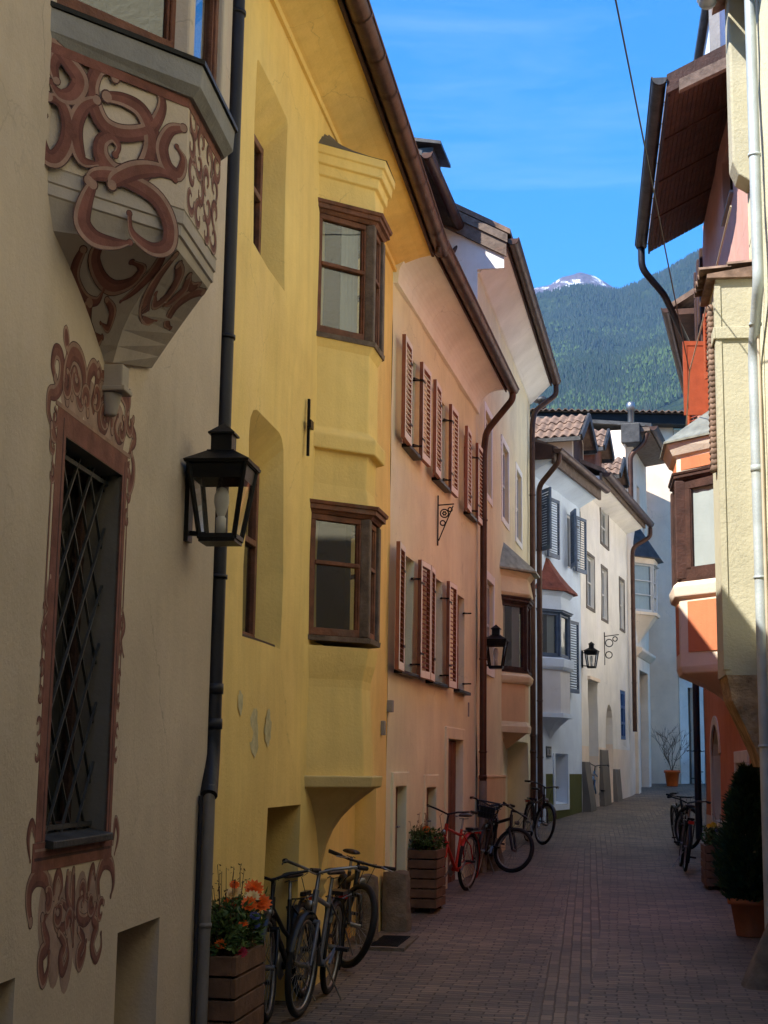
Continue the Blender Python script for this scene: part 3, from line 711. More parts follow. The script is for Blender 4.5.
    scrolls('painted_scroll', lambda u, v, h: b2.P(u, .0004+h, v), c2, ori)
    # corbel scrolls: u 0..1 across a corbel side, v 0..1 downward
    def cor(i):
        def fn(u, v, h):
            def p(u, v):
                v = min(max(v, 0), 1); r = ring(v); return r[i].lerp(r[i+1], u)
            a = p(u, v); n = (p(u+.02, v)-p(u-.02, v)).cross(p(u, min(v+.02, 1))-p(u, max(v-.02, 0)))
            n = n.normalized() if n.length > 1e-9 else F.n
            if n.dot(F.n) < 0 and i != 9: n = -n
            return a+n*(h*1.5+.0012)
        return fn
    cs = [(.10, [(.42, .02), (.40, .16), (.50, .30), (.66, .36), (.82, .30), (.84, .18), (.72, .14)]), (.08, [(.30, .10), (.24, .30), (.34, .46), (.50, .48), (.56, .38)]), (.13, [(.40, .5), (.32, .66), (.40, .80), (.58, .78)]), (.08, [(.62, .46), (.74, .56), (.70, .7), (.56, .66)]), (.07, [(.92, .04), (.95, .2), (.9, .36), (.8, .46)])]
    scrolls('painted_scroll', cor(0), cs, ori)
    cs = [(.11, [(.04, .04), (.06, .25), (.16, .45), (.36, .55), (.5, .5)]), (.10, [(.20, .06), (.36, .12), (.42, .28), (.32, .4), (.2, .32)]), (.11, [(.95, .06), (.78, .14), (.66, .3), (.7, .48), (.84, .52)]), (.10, [(.5, .06), (.6, .16), (.54, .3), (.46, .36)]), (.08, [(.78, .04), (.7, .1), (.6, .08)])]
    scrolls('painted_scroll', cor(1), cs, ori)
    # little stone bracket below
    c = MB(); c.box(F.P(-2.585, .04, 3.34), F.d*.05, F.n*.045, V((0, 0, .05))); c.box(F.P(-2.585, .045, 3.28), F.d*.065, F.n*.055, V((0, 0, .012)))
    c.lathe(F.P(-2.585, .02, 3.17), (0, 0, 1), [(.0, -.01), (.03, 0), (.05, .095)], 12); c.build('oriel_bracket', M['paint_white'], ori, bevel=.006)
    return root

# ================================================================== YELLOW HOUSE
def yellow_house():
    F = FY
    root = empty('yellow_house', F.P(-3, 0, 0), 'bright yellow plastered house with a two storey wooden windowed oriel', 'house')
    holes = [
        dict(poly=rrect(-5.97, -4.98, 5.02, 6.32, .05), depth=.22, splay=(0, .10, .0, .25), bm=1),
        dict(poly=rrect(-5.84, -4.82, 2.47, 3.98, .18), depth=.22, splay=(0, .10, .0, .22), bm=1),
        dict(poly=rect(-5.08, -4.05, -.08, 1.39), depth=.30, bm=2),
        dict(poly=rect(-2.9, -.62, -.08, 1.56), depth=.20, bm=0)]
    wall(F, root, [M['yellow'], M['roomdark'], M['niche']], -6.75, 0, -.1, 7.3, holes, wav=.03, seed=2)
    # cove soffit with mouldings
    c = MB()
    c.fprof(F, [(-.05, 6.90), (.03, 6.90), (.035, 6.93), (.02, 6.945), (.02, 6.98), (.05, 6.99), (.14, 7.03), (.27, 7.075), (.40, 7.10), (.40, 7.16), (-.05, 7.16)], -LY, .12)
    c.build('eaves_cove', M['yellow'], root)
    k = MB(); k.fbox(F, -LY, .10, .402, .43, 7.07, 7.20); k.build('fascia', M['wood_dark'], root)
    roof(F, root, -LY, .1, .50, 7.19, matn='tile'); gutter(F, root, -LY, .12, .51, 7.15, .085)
    window(F, root, -5.95, -5.11, 5.04, 6.05, -.15, 'wood', mull=1, trans=(.6,))
    window(F, root, -5.82, -4.95, 2.50, 3.74, -.15, 'wood', mull=1, trans=(.55,), sill=(-.02, 'iron'))
    pts = [(-3.9, 0), (-3.50, .40), (-3.10, .41), (-2.68, 0)]
    b = MB()
    b.loft([bay_ring(F, pts, 1.60, -.02), bay_ring(F, pts, 2.27, -.055), bay_ring(F, pts, 2.33, -.05), bay_ring(F, pts, 2.45, -.02), bay_ring(F, pts, 2.58, .0)])
    ori = b.build('oriel', M['yellow'], root, bevel=.012); b = MB()
    b.loft([bay_ring(F, pts, 3.65, -.01), bay_ring(F, pts, 3.85, -.045), bay_ring(F, pts, 4.12, -.035), bay_ring(F, pts, 4.12, .03), bay_ring(F, pts, 4.24, .035), bay_ring(F, pts, 4.30, -.03), bay_ring(F, pts, 4.95, -.035), bay_ring(F, pts, 5.02, .0)])
    b.build('oriel_wall', M['yellow'], ori, bevel=.012); b = MB()
    b.loft([bay_ring(F, pts, 6.12, 0), bay_ring(F, pts, 6.36, -.01), bay_ring(F, pts, 6.37, .02), bay_ring(F, pts, 6.45, .025), bay_ring(F, pts, 6.455, .055), bay_ring(F, pts, 6.53, .06), bay_ring(F, pts, 6.535, .08), bay_ring(F, pts, 6.60, .083)])
    b.build('oriel_head', M['yellow'], ori, bevel=.012)
    c = MB()
    R = []
    for t in [0, .2, .4, .6, .8, 1]:
        g = .085*(1-t); q = [(-3.9+.35*t*.6, 0), (-3.50+.15*t, .40*(1-t)**1.7+.01), (-3.10-.15*t, .40*(1-t)**1.7+.01), (-2.63-.35*t*.6, 0)]
        R.append(bay_ring(F, q, 6.602+.30*t, g))
    c.loft(R); c.build('oriel_roof', M['niche'], ori)
    c = MB(); c.loft([bay_ring(F, pts, 1.50, .0), bay_ring(F, pts, 1.515, .04), bay_ring(F, pts, 1.595, .05), bay_ring(F, pts, 1.60, .03)]); c.build('ledge', M['ytrim'], ori, bevel=.008)
    # stone bracket: two curved webs meeting at a point on the wall
    c = MB(); top = [F.P(-3.86, -.03, 1.50), F.P(-3.46, .40, 1.50), F.P(-3.07, .40, 1.50), F.P(-2.67, -.03, 1.50)]; tip = F.P(-3.25, 0, .82); R = []
    for t in [1, .85, .7, .55, .4, .25, .1, 0]:
        R.append([a.lerp(tip, 1-(1-t)**1.0)+F.n*(-.10*sin(pi*t)) + V((0, 0, .05*sin(pi*t))) for a in top])
    c.loft(R); c.lathe(F.P(-3.25, .0, .70), (0, 0, 1), [(.0, -.06), (.05, 0), (.03, .05), (.06, .1)], 10); c.build('oriel_bracket', M['ytrim'], ori)
    bay_windows(F, ori, pts, 2.66, 3.60, wood='wood', mats2='wood_grey', trans=(.6,), cornice=.10, curtain=False)
    bay_windows(F, ori, pts, 5.06, 6.05, wood='wood', mats2='wood_grey', trans=(.58,), cornice=.10)
    # old repair patches
    for (ps, pz, pr, sd) in ((-5.55, 1.88, .10, 1), (-5.2, 1.92, .08, 2), (-5.9, 2.05, .05, 3)):
        oo = lambda s_, z_: .004+.03*noise.noise(V((s_*.9+14.2, z_*.9, 2)))+.0105*noise.noise(V((s_*3+2, z_*3, 7)))
        m = MB(); vs = [F.P(ps, oo(ps, pz), pz)]
        for k in range(22):
            t = 2*pi*k/22; rr = pr*(1+.45*noise.noise(V((cos(t)*2+sd, sin(t)*2, sd))))
            vs.append(F.P(ps+rr*cos(t)*1.1, oo(ps+rr*cos(t)*1.1, pz+rr*sin(t)*1.5), pz+rr*sin(t)*1.5))
        m.add(vs, [(0, k+1, (k+1) % 22+1) for k in range(22)]); m.build('plaster_patch', M['patch'], root)
    c = MB(); c.box(F.P(-4.2, .03, 4.2), F.d*.012, F.n*.01, V((0, 0, .22))); c.box(F.P(-4.2, .045, 4.22), F.d*.05, F.n*.015, V((0, 0, .03))); c.build('wall_tie', M['iron'], root)
    for s, z in ((-2.5, 4.28), (-2.5, 6.40)):
        c = MB(); p = F.P(s, .03, z)
        for a in (-.5, 0, .5): c.bar(p, p+F.n*.10+F.d*a*.12+V((0, 0, .05)), .01)
        c.build('floodlight_bracket', M['iron'], root)
    c = MB(); c.lathe(F.P(-4.72, -.28, 1.20), F.n, [(0, .09), (.05, .08), (.09, .04), (.1, 0)], 16); c.build('wall_light', M['roundlamp'], root)
    c = MB(); c.box(F.P(-.35, .02, 2.05), F.d*.04, F.n*.02, V((0, 0, .07))); c.build('doorbell', M['concrete'], root, bevel=.006)
    pipe([F.P(-.2, .51, 7.06), F.P(-.2, .51, 7.0)], .03, root)
    return root

def shutter_pair(F, w, s0, s1, z0, z1, wl=.42, wr=.42, al=4, ar=4, left=True, right=True, cols=('shutter', 'shutter_white'), o=.06, solid=False, sm=0):
    if left: shutter(F, w, s0, wl, z0-.02, z1+.02, al, -1, o, cols, solid=solid, sm=sm)
    if right: shutter(F, w, s1, wr, z0-.02, z1+.02, ar, 1, o, cols, solid=solid, sm=sm)
    for zz in (z0+.12, z1-.2):
        c = MB(); c.bar(F.P(s1-.01, -.02, zz), F.P(s1-.01, .10, zz), .018); c.bar(F.P(s1-.14, .02, zz-.01), F.P(s1-.01, .05, zz), .02); c.build('shutter_catch', M['iron'], w)

# ================================================================== PEACH HOUSE
def peach_house():
    F = FP
    root = empty('peach_house', F.P(3, 0, 0), 'peach house with two rows of louvred brown shutters, next to the yellow house', 'house')
    up = [(.62, 1.26), (2.50, 3.26), (4.93, 5.55)]; lo = [(.36, 1.28), (2.18, 3.18), (4.10, 4.97)]
    holes = [dict(poly=rect(a, b, 5.13, 6.22), depth=.13, bm=1) for a, b in up]+[dict(poly=rect(a, b, 2.67, 3.94), depth=.13, bm=1) for a, b in lo]
    holes += [dict(poly=rect(.40, .98, .08, 1.47), depth=.12), dict(poly=rect(2.16, 2.81, .12, 1.44), depth=.16), dict(poly=rect(3.64, 4.83, .1, 2.03), depth=.16)]
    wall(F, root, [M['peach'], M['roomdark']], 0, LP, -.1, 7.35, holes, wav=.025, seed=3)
    for i, (a, b) in enumerate(up):
        w = window(F, root, a+.01, b-.01, 5.14, 6.21, -.075, 'shutter', mull=1, trans=(.5,), sill=(.09, 'iron'))
        shutter_pair(F, w, a, b, 5.13, 6.22, wl=.46, wr=.48, al=(2, 2, 2)[i], ar=(1, 1, 0)[i], sm=1)
    for i, (a, b) in enumerate(lo):
        w = window(F, root, a+.01, b-.01, 2.68, 3.93, -.075, 'shutter', mull=1, trans=(.5,), sill=(.09, 'iron'))
        shutter_pair(F, w, a, b, 2.67, 3.94, wl=.44, wr=.48, al=(4, 4, 4)[i], ar=(3, 2, 1)[i], left=i < 2, right=i < 2)
    for (a, b, t) in ((.40, .98, 1.47), (2.16, 2.81, 1.44), (3.64, 4.83, 2.03)):
        c = MB(); c.fbox(F, a-.13, a-.002, -.02, .022, .05, t+.15); c.fbox(F, b+.002, b+.13, -.02, .022, .05, t+.15); c.fbox(F, a-.002, b+.002, -.02, .022, t+.002, t+.15)
        c.build('door_surround', M['peach'], root, bevel=.01)
    for (a, b, t, z0) in ((2.16, 2.81, 1.44, .3), (3.64, 4.83, 2.03, .12), (.40, .98, 1.47, .1)):
        c = MB(); n = 6
        for i in range(n):
            s = a+.01+(b-a-.02)*i/n; c.fbox(F, s+.006, s+(b-a-.02)/n-.002, -.11, -.075-.004*(i % 2), z0, t-.01)
        d = c.build('door', M['wood'], root, bevel=.004)
        c = MB(); c.tube([F.P(b-.12, -.07, 1.05), F.P(b-.12, -.03, 1.05), F.P(b-.22, -.03, 1.05)], .01, 8); c.build('handle', M['alloy'], d)
    # cove
    c = MB(); pr = [(-.05, 6.78), (.045, 6.78), (.05, 6.86)]
    pr += [(.05+.30*(1-cos(t)), 6.86+.27*sin(t)) for t in [pi/2*i/8 for i in range(1, 9)]]
    pr += [(.42, 7.135), (.42, 7.19), (-.05, 7.19)]
    c.fprof(F, pr, 0.05, LP-.04, smooth=False); c.build('eaves_cove', M['cove'], root)
    k = MB(); k.fbox(F, .02, LP-.02, .422, .44, 7.10, 7.22); k.build('fascia', M['wood_dark'], root)
    roof(F, root, 0, LP, .50, 7.22); gutter(F, root, -.05, LP+.12, .52, 7.17, .08)
    pipe([F.P(LP+.02, .52, 7.12), F.P(LP+.02, .52, 7.0), F.P(LP+.10, .12, 6.55), F.P(LP-.07, .11, 6.2), F.P(LP-.07, .11, .25)], .05, root, clips=(5.2, 3.2, 1.9), rings=(1.55,))
    c = MB(); c.lathe(F.P(LP-.07, .11, 0), (0, 0, 1), [(.056, .2), (.056, 1.5)], 14); c.build('pipe_boot', M['pipe_grey'], root)
    # wrought iron sign bracket
    c = MB(); A = F.P(2.75, .03, 4.90); c.bar(F.P(2.75, .02, 4.34), F.P(2.75, .02, 4.96), .018)
    c.bar(F.P(2.75, .03, 4.84), F.P(2.80, .21, 4.86), .014); c.bar(F.P(2.75, .03, 4.40), F.P(2.80, .20, 4.84), .014)
    d = (F.P(2.80, .21, 0)-F.P(2.75, .03, 0)).normalized()
    for cx, cz, r in ((.07, 4.74, .05), (.14, 4.79, .025), (.05, 4.62, .03)):
        c.torus(F.P(2.75, .03, cz)+d*cx, d.cross(V((0, 0, 1))), r, .008, 18, 6)
    for k in range(6):
        a = k*pi/3; c.box(F.P(2.75, .03, 4.74+.02*sin(a))+d*(.07+.02*cos(a)), d*.009, V((0, 0, .009)), d.cross(V((0, 0, 1)))*.009)
    c.build('iron_sign_bracket', M['iron'], root)
    c = MB(); c.box(F.P(.02, .03, 2.28), F.d*.035, F.n*.03, V((0, 0, .06))); c.build('junction_box', M['concrete'], root, bevel=.006)
    c = MB(); c.bar(F.P(5.2, .03, 2.55), F.P(5.2, .03, 2.36), .02); c.build('junction_box', M['concrete'], root)
    d = MB(); d.fbox(F, 3.4, 5.95, -2.2, -.52, 7.6, 9.62); dm = d.build('dormer', M['wood_dark'], root)
    d = MB(); d.fprof(F, [(-.33, 9.65), (-.33, 9.72), (-2.6, 10.4), (-2.6, 10.3)], 3.3, 6.15); d.build('dormer_roof', M['sheet'], dm)
    gutter(F, dm, 3.3, 6.2, -.27, 9.68, .075)
    pipe([F.P(6.1, -.27, 9.6), F.P(6.1, -.27, 9.45), F.P(6.0, -.42, 9.2), F.P(6.0, -.42, 8.5)], .035, dm)
    d = MB(); d.fbox(F, 5.3, 5.95, -1.1, -.55, 9.6, 10.65); ch = d.build('chimney', M['sheet'], root)
    d = MB(); d.fprof(F, [(-.42, 10.652), (-.42, 10.70), (-1.2, 10.86), (-1.2, 10.80)], 5.2, 6.1); d.build('chimney_cap', M['sheet'], ch)
    return root

# ================================================================== APRICOT HOUSE
def apricot_house():
    F = FA
    root = empty('apricot_house', F.P(4, 0, 0), 'apricot house with a metal roofed oriel between the peach house and the bluish white house', 'house')
    up = [(.88, 1.68), (3.18, 4.08), (5.42, 6.32)]
    holes = [dict(poly=rect(a, b, 5.82, 7.08), depth=.14, bm=1) for a, b in up]+[dict(poly=rect(1.08, 1.96, 3.2, 4.50), depth=.14, bm=1)]
    holes += [dict(poly=rect(3.35, 7.7, -.08, 2.16), depth=.40)]
    wall(F, root, [M['apricot'], M['roomdark']], 0, LA, -.1, 9.45, holes, wav=.03, seed=4)
    for a, b in up:
        w = window(F, root, a+.01, b-.01, 5.83, 7.07, -.05, 'white_board', mull=1, trans=(.5,), curtain=[(.05, .95)])
        c = MB(); 
        for (p, q, r, t) in ((a-.11, a-.002, 5.72, 7.19), (b+.002, b+.11, 5.72, 7.19), (a-.002, b+.002, 7.082, 7.19), (a-.002, b+.002, 5.72, 5.818)): c.fbox(F, p, q, -.01, .018, r, t)
        c.build('window_surround', M['cove'], w)
    a, b = 1.08, 1.96
    w = window(F, root, a+.01, b-.01, 3.21, 4.49, -.05, 'white_board', mull=1, trans=(.5,), curtain=[(.0, .9)])
    c = MB()
    for (p, q, r, t) in ((a-.11, a-.002, 3.06, 4.63), (b+.002, b+.11, 3.06, 4.63), (a-.002, b+.002, 4.502, 4.63), (a-.002, b+.002, 3.06, 3.198)): c.fbox(F, p, q, -.01, .018, r, t)
    c.build('window_surround', M['cove'], w)
    # oriel
    pts = [(3.10, 0), (3.75, .36), (4.35, .36), (4.98, 0)]
    b = MB()
    b.loft([bay_ring(F, pts, 2.26, .0), bay_ring(F, pts, 2.36, .01), bay_ring(F, pts, 2.44, -.03)], 0)
    b.loft([bay_ring(F, pts, 2.44, -.035), bay_ring(F, pts, 3.06, -.035)], 1)
    b.loft([bay_ring(F, pts, 3.06, .0), bay_ring(F, pts, 3.10, .03), bay_ring(F, pts, 3.18, .05), bay_ring(F, pts, 3.24, .0)], 0)
    ori = b.build('oriel', [M['apricot'], M['apricot2']], root, bevel=.01); b = MB()
    b.loft([bay_ring(F, pts, 4.50, .0), bay_ring(F, pts, 4.56, .05), bay_ring(F, pts, 4.82, .0), bay_ring(F, pts, 4.92, .07)], 0)
    b.build('oriel_head', M['apricot'], ori, bevel=.01); b = MB()
    pp = [(3.3, 0), (3.8, .3), (4.3, .3), (4.8, 0)]; tip = [F.P(3.9, 0, 1.95)]*4
    b.loft([[a.lerp(F.P(3.95, -.02, 1.98), t) for a in bay_ring(F, pp, 2.26)] for t in (1, .7, .4, 0)], 0)
    b.build('oriel_bracket', M['apricot2'], ori)
    bay_windows(F, ori, pts, 3.28, 4.38, wood='wood_dark', trans=(), cornice=.12)
    c = MB(); apex = F.P(3.45, -.02, 5.42); apex2 = F.P(4.45, -.02, 5.42)
    r0 = bay_ring(F, pts, 4.925, .16); c.loft([r0, [p+V((0, 0, .03)) for p in r0], [apex, apex.lerp(apex2, .02)+F.n*.02, apex2+F.n*.02, apex2]]); c.build('oriel_roof', M['sheet_green'], ori)
    # recess details below
    c = MB(); c.fbox(F, 4.3, 5.3, -.38, -.36, .3, 1.80); d = c.build('door', M['wood'], root)
    c = MB(); c.fbox(F, 4.18, 4.3, -.40, -.34, .2, 1.92); c.fbox(F, 5.3, 5.42, -.40, -.34, .2, 1.92); c.fbox(F, 4.3, 5.3, -.40, -.34, 1.8, 1.92); c.build('door_surround', M['apricot2'], root)
    c = MB(); c.fbox(F, .12, 3.33, -.02, .045, -.1, 1.53); c.fbox(F, .12, 3.34, -.02, .055, 1.53, 1.57); c.build('plinth', M['apricot2'], root, bevel=.01)
    c = MB(); c.fbox(F, 7.72, 8.1, -.02, .045, -.1, 1.4); c.build('plinth', M['apricot2'], root, bevel=.01)
    c = MB(); c.lathe(F.P(3.52, -.12, .25), (0, 0, 1), [(.10, -.2), (.10, 1.15), (.12, 1.2), (.07, 1.25), (.07, 1.9)], 14); c.build('column', M['apricot2'], root)
    # eaves: flat sloping soffit
    c = MB(); c.fprof(F, [(-.05, 8.95), (.03, 8.97), (.42, 9.36), (.42, 9.46), (-.05, 9.46)], .02, LA-.02); c.build('eaves_cove', M['cove'], root)
    k = MB(); k.fbox(F, 0, LA, .422, .445, 9.34, 9.5); k.build('fascia', M['wood_dark'], root)
    gutter(F, root, -.08, LA+.06, .53, 9.44, .09)
    # roof with wooden verge boards over the white gable side
    c = MB(); c.fprof(F, [(.50, 9.50), (.50, 9.58), (-3, 11.5), (-6.5, 9.58), (-6.5, 9.5), (-3, 11.40)], -.12, LA+.05); c.build('roof', M['tile'], root)
    c = MB(); c.fprof(F, [(.44, 9.16), (.44, 9.48), (-3, 11.38), (-3, 11.06)], -.115, -.06); c.fprof(F, [(.46, 9.36), (.46, 9.49), (-3, 11.39), (-3, 11.26)], -.15, -.116); c.build('verge_board', M['wood_grey'], root)
    c = MB(); c.fprof(F, [(.40, 9.0), (.40, 9.35), (-3, 11.2), (-6.4, 9.35), (-6.4, 5)]+[(0.0, 5)]+[(0, 9.0)], -.05, -.01); c.build('gable_wall', M['white_warm'], root)
    c = MB(); c.fbox(F, -.08, .9, -1.6, -.75, 9.3, 10.75); ch = c.build('chimney', M['white_blue'], root)
    c = MB(); c.fbox(F, -.14, .96, -1.66, -.69, 10.752, 10.83); c.build('chimney_cap', M['sheet'], ch)
    pipe([F.P(LA, .53, 9.36), F.P(LA, .53, 9.15), F.P(LA-.3, .12, 8.75), F.P(LA-.5, .09, 8.4), F.P(LA-.5, .09, .6)], .055, root, clips=(7, 5, 2.3), rings=(2.0,))
    return root


def gable_dormer(F, root, sc, hw, of, ob, zb, ze, zr, wm='cream', gm='wood_dark'):
    d = MB(); P = F.P
    f = [P(sc-hw, of, zb), P(sc+hw, of, zb), P(sc+hw, of, ze), P(sc, of, zr), P(sc-hw, of, ze)]; bk = [p-F.n*(of-ob) for p in f]
    d.loft([bk, f]); dm = d.build('dormer', M[wm], root)
    g = MB(); g.poly([p+F.n*.012 for p in (P(sc-hw*.8, of, zb+.2), P(sc+hw*.8, of, zb+.2), P(sc+hw*.8, of, ze-.05), P(sc, of, zr-.15), P(sc-hw*.8, of, ze-.05))]); g.build('dormer_front', M[gm], dm)
    ov = .22; sl = (zr-ze)/hw
    for sg in (-1, 1):
        t = MB(); dn = (F.d*sg*(hw+ov)+V((0, 0, -sl*(hw+ov)))); O = P(sc, ob, zr+.07); ln = of-ob+.25
        tiles(t, O, F.n, dn, int(ln/.2), max(2, round(dn.length/.33)), .2, dn.length/max(2, round(dn.length/.33)))
        a, b = P(sc, ob, zr+.02), P(sc, of+.25, zr+.02)
        t.loft([[a, b, b+V((0, 0, .05)), a+V((0, 0, .05))], [a+dn, b+dn, b+dn+V((0, 0, .05)), a+dn+V((0, 0, .05))]])
        t.build('dormer_roof', M['tile'], dm)
        v = MB(); v.bar(b+F.n*.02+V((0, 0, .03)), b+dn+F.n*.02+V((0, 0, .03)), .05, .16); v.bar(a+dn+V((0, 0, 0)), b+dn+V((0, 0, 0)), .10, .09); v.build('verge', M['sheet'], dm)

# ================================================================== BLUISH WHITE HOUSE
def white_house():
    F = F1
    root = empty('white_house', F.P(2, 0, 0), 'bluish white house with slate blue shutters and an olive green base', 'house')
    z = .62
    holes = [dict(poly=rect(.46, 1.08, 6.03, 7.24), depth=.14, bm=1), dict(poly=rect(3.10, 3.55, 6.03, 7.24), depth=.14, bm=1),
             dict(poly=rect(1.85, 2.92, .96, 2.0), depth=.34, splay=(.1, .12, .08, .1), bm=1, rm=3), dict(poly=arch(-.35+.4, .85, .5, 2.36), depth=.35, rm=3)]
    wall(F, root, [M['white_blue'], M['roomdark'], M['green'], M['white_blue']], 0, L1, -.1, 7.95, holes, wav=.02, seed=5, bands=[(1.58, 2)])
    c = MB(); c.fbox(F, 1.72, 1.848, -.01, .02, .84, 2.0); c.fbox(F, 2.922, 3.04, -.01, .02, .84, 2.0); c.fbox(F, 1.848, 2.922, -.01, .02, .84, .955); c.build('window_surround', M['white_blue'], root)
    c = MB(); c.fbox(F, -.02, .04, -.005, .02, .4, 1.60); c.fbox(F, .86, 1.05, -.005, .022, .4, 2.3); c.build('door_surround', M['white_blue'], root)
    for i, (a, b) in enumerate(((.46, 1.08), (3.10, 3.55))):
        w = window(F, root, a+.01, b-.01, 6.04, 7.23, -.04, 'white_board', mull=0, trans=(), curtain=[(0, 1)])
        shutter_pair(F, w, a, b, 6.03, 7.24, wl=.5, wr=.62, al=(40, 25)[i], ar=(8, 8)[i], cols=('blue_shutter', None))
    pts = [(.45, 0), (1.0, .36), (1.80, .36), (2.35, 0)]
    b = MB()
    b.loft([bay_ring(F, pts, 2.70, .05), bay_ring(F, pts, 2.79, .05)]); b.loft([bay_ring(F, pts, 2.79, -.01), bay_ring(F, pts, 3.66, -.01)], 1)
    b.loft([bay_ring(F, pts, 3.66, .03), bay_ring(F, pts, 3.72, .07), bay_ring(F, pts, 3.88, .08), bay_ring(F, pts, 3.91, .0)])
    ori = b.build('oriel', [M['white_blue'], M['white_grey']], root, bevel=.008); b = MB()
    b.loft([bay_ring(F, pts, 4.86, .02), bay_ring(F, pts, 5.15, .0), bay_ring(F, pts, 5.25, .07)])
    b.build('oriel_head', M['white_blue'], ori); b = MB()
    b.loft([[a.lerp(F.P(1.5, -.02, 2.18), t)+F.n*(-.08*sin(pi*t)) for a in bay_ring(F, pts, 2.70, -.03)] for t in (1, .75, .5, .25, 0)])
    b.build('oriel_bracket', M['white_blue'], ori)
    bay_windows(F, ori, pts, 3.93, 4.80, wood='blue_shutter', trans=(), cornice=.07)
    c = MB(); r0 = bay_ring(F, pts, 5.255, .16)
    R = [r0]
    ap = F.P(1.25, -.02, 6.0)
    for t in (.03, .3, .6, .85, 1): R.append([p.lerp(ap+F.d*(.25 if k > 1 else 0), t)+V((0, 0, -.06*sin(pi*t)+.03)) for k, p in enumerate(r0)])
    c.loft(R)
    for k in range(3):
        for t in [i/9 for i in range(9)]:
            pass
    c.build('oriel_roof', M['tile_red'], ori)
    shutter(F, root, 2.62, .75, 3.3, 4.85, 6, 1, .06, ('blue_shutter', None))
    c = MB(); c.box(F.P(1.28, .02, 2.02), F.d*.19, F.n*.012, V((0, 0, .11))); pl = c.build('house_number_plate', M['darksign'], root)
    c = MB()
    for k, x in enumerate((-.11, 0, .11)):
        for seg in ((0, .06, .03, .01), (0, -.06, .03, .01)) : c.box(F.P(1.28+x, .036, 2.02+seg[1]), F.d*.028, F.n*.002, V((0, 0, .008)))
        c.box(F.P(1.28+x-.026, .0365, 2.02), F.d*.008, F.n*.002, V((0, 0, .06)))
        if k != 1: c.box(F.P(1.28+x+.026, .036, 2.02), F.d*.008, F.n*.002, V((0, 0, .06)))
    c.build('number', M['signwhite'], pl)
    c = MB(); c.fprof(F, [(-.05, 7.55), (.0, 7.55), (.44, 7.80), (.44, 7.9), (-.05, 7.9)], .02, L1-.02); c.build('eaves_soffit', M['white_blue'], root)
    k = MB(); k.fbox(F, .0, L1, .442, .50, 7.72, 7.95); k.build('fascia', M['wood_grey'], root)
    roof(F, root, -.05, L1, .56, 7.95, slope=.45); gutter(F, root, -.15, L1+.15, .60, 7.98, .09)
    c = MB(); c.fprof(F, [(.5, 7.8), (.5, 8.05), (-1.6, 8.7), (-1.6, 7.8)], -.12, -.04); c.build('verge_board', M['wood_dark'], root)
    pipe([F.P(.0, .60, 7.9), F.P(0, .6, 7.75), F.P(.15, .14, 7.3), F.P(.2, .13, 7.0), F.P(.2, .13, .75)], .055, root, clips=(6, 3, 1.9))
    gable_dormer(F, root, 4.75-.6, .55, .0, -3.0, 8.0, 9.15, 9.62)
    return root

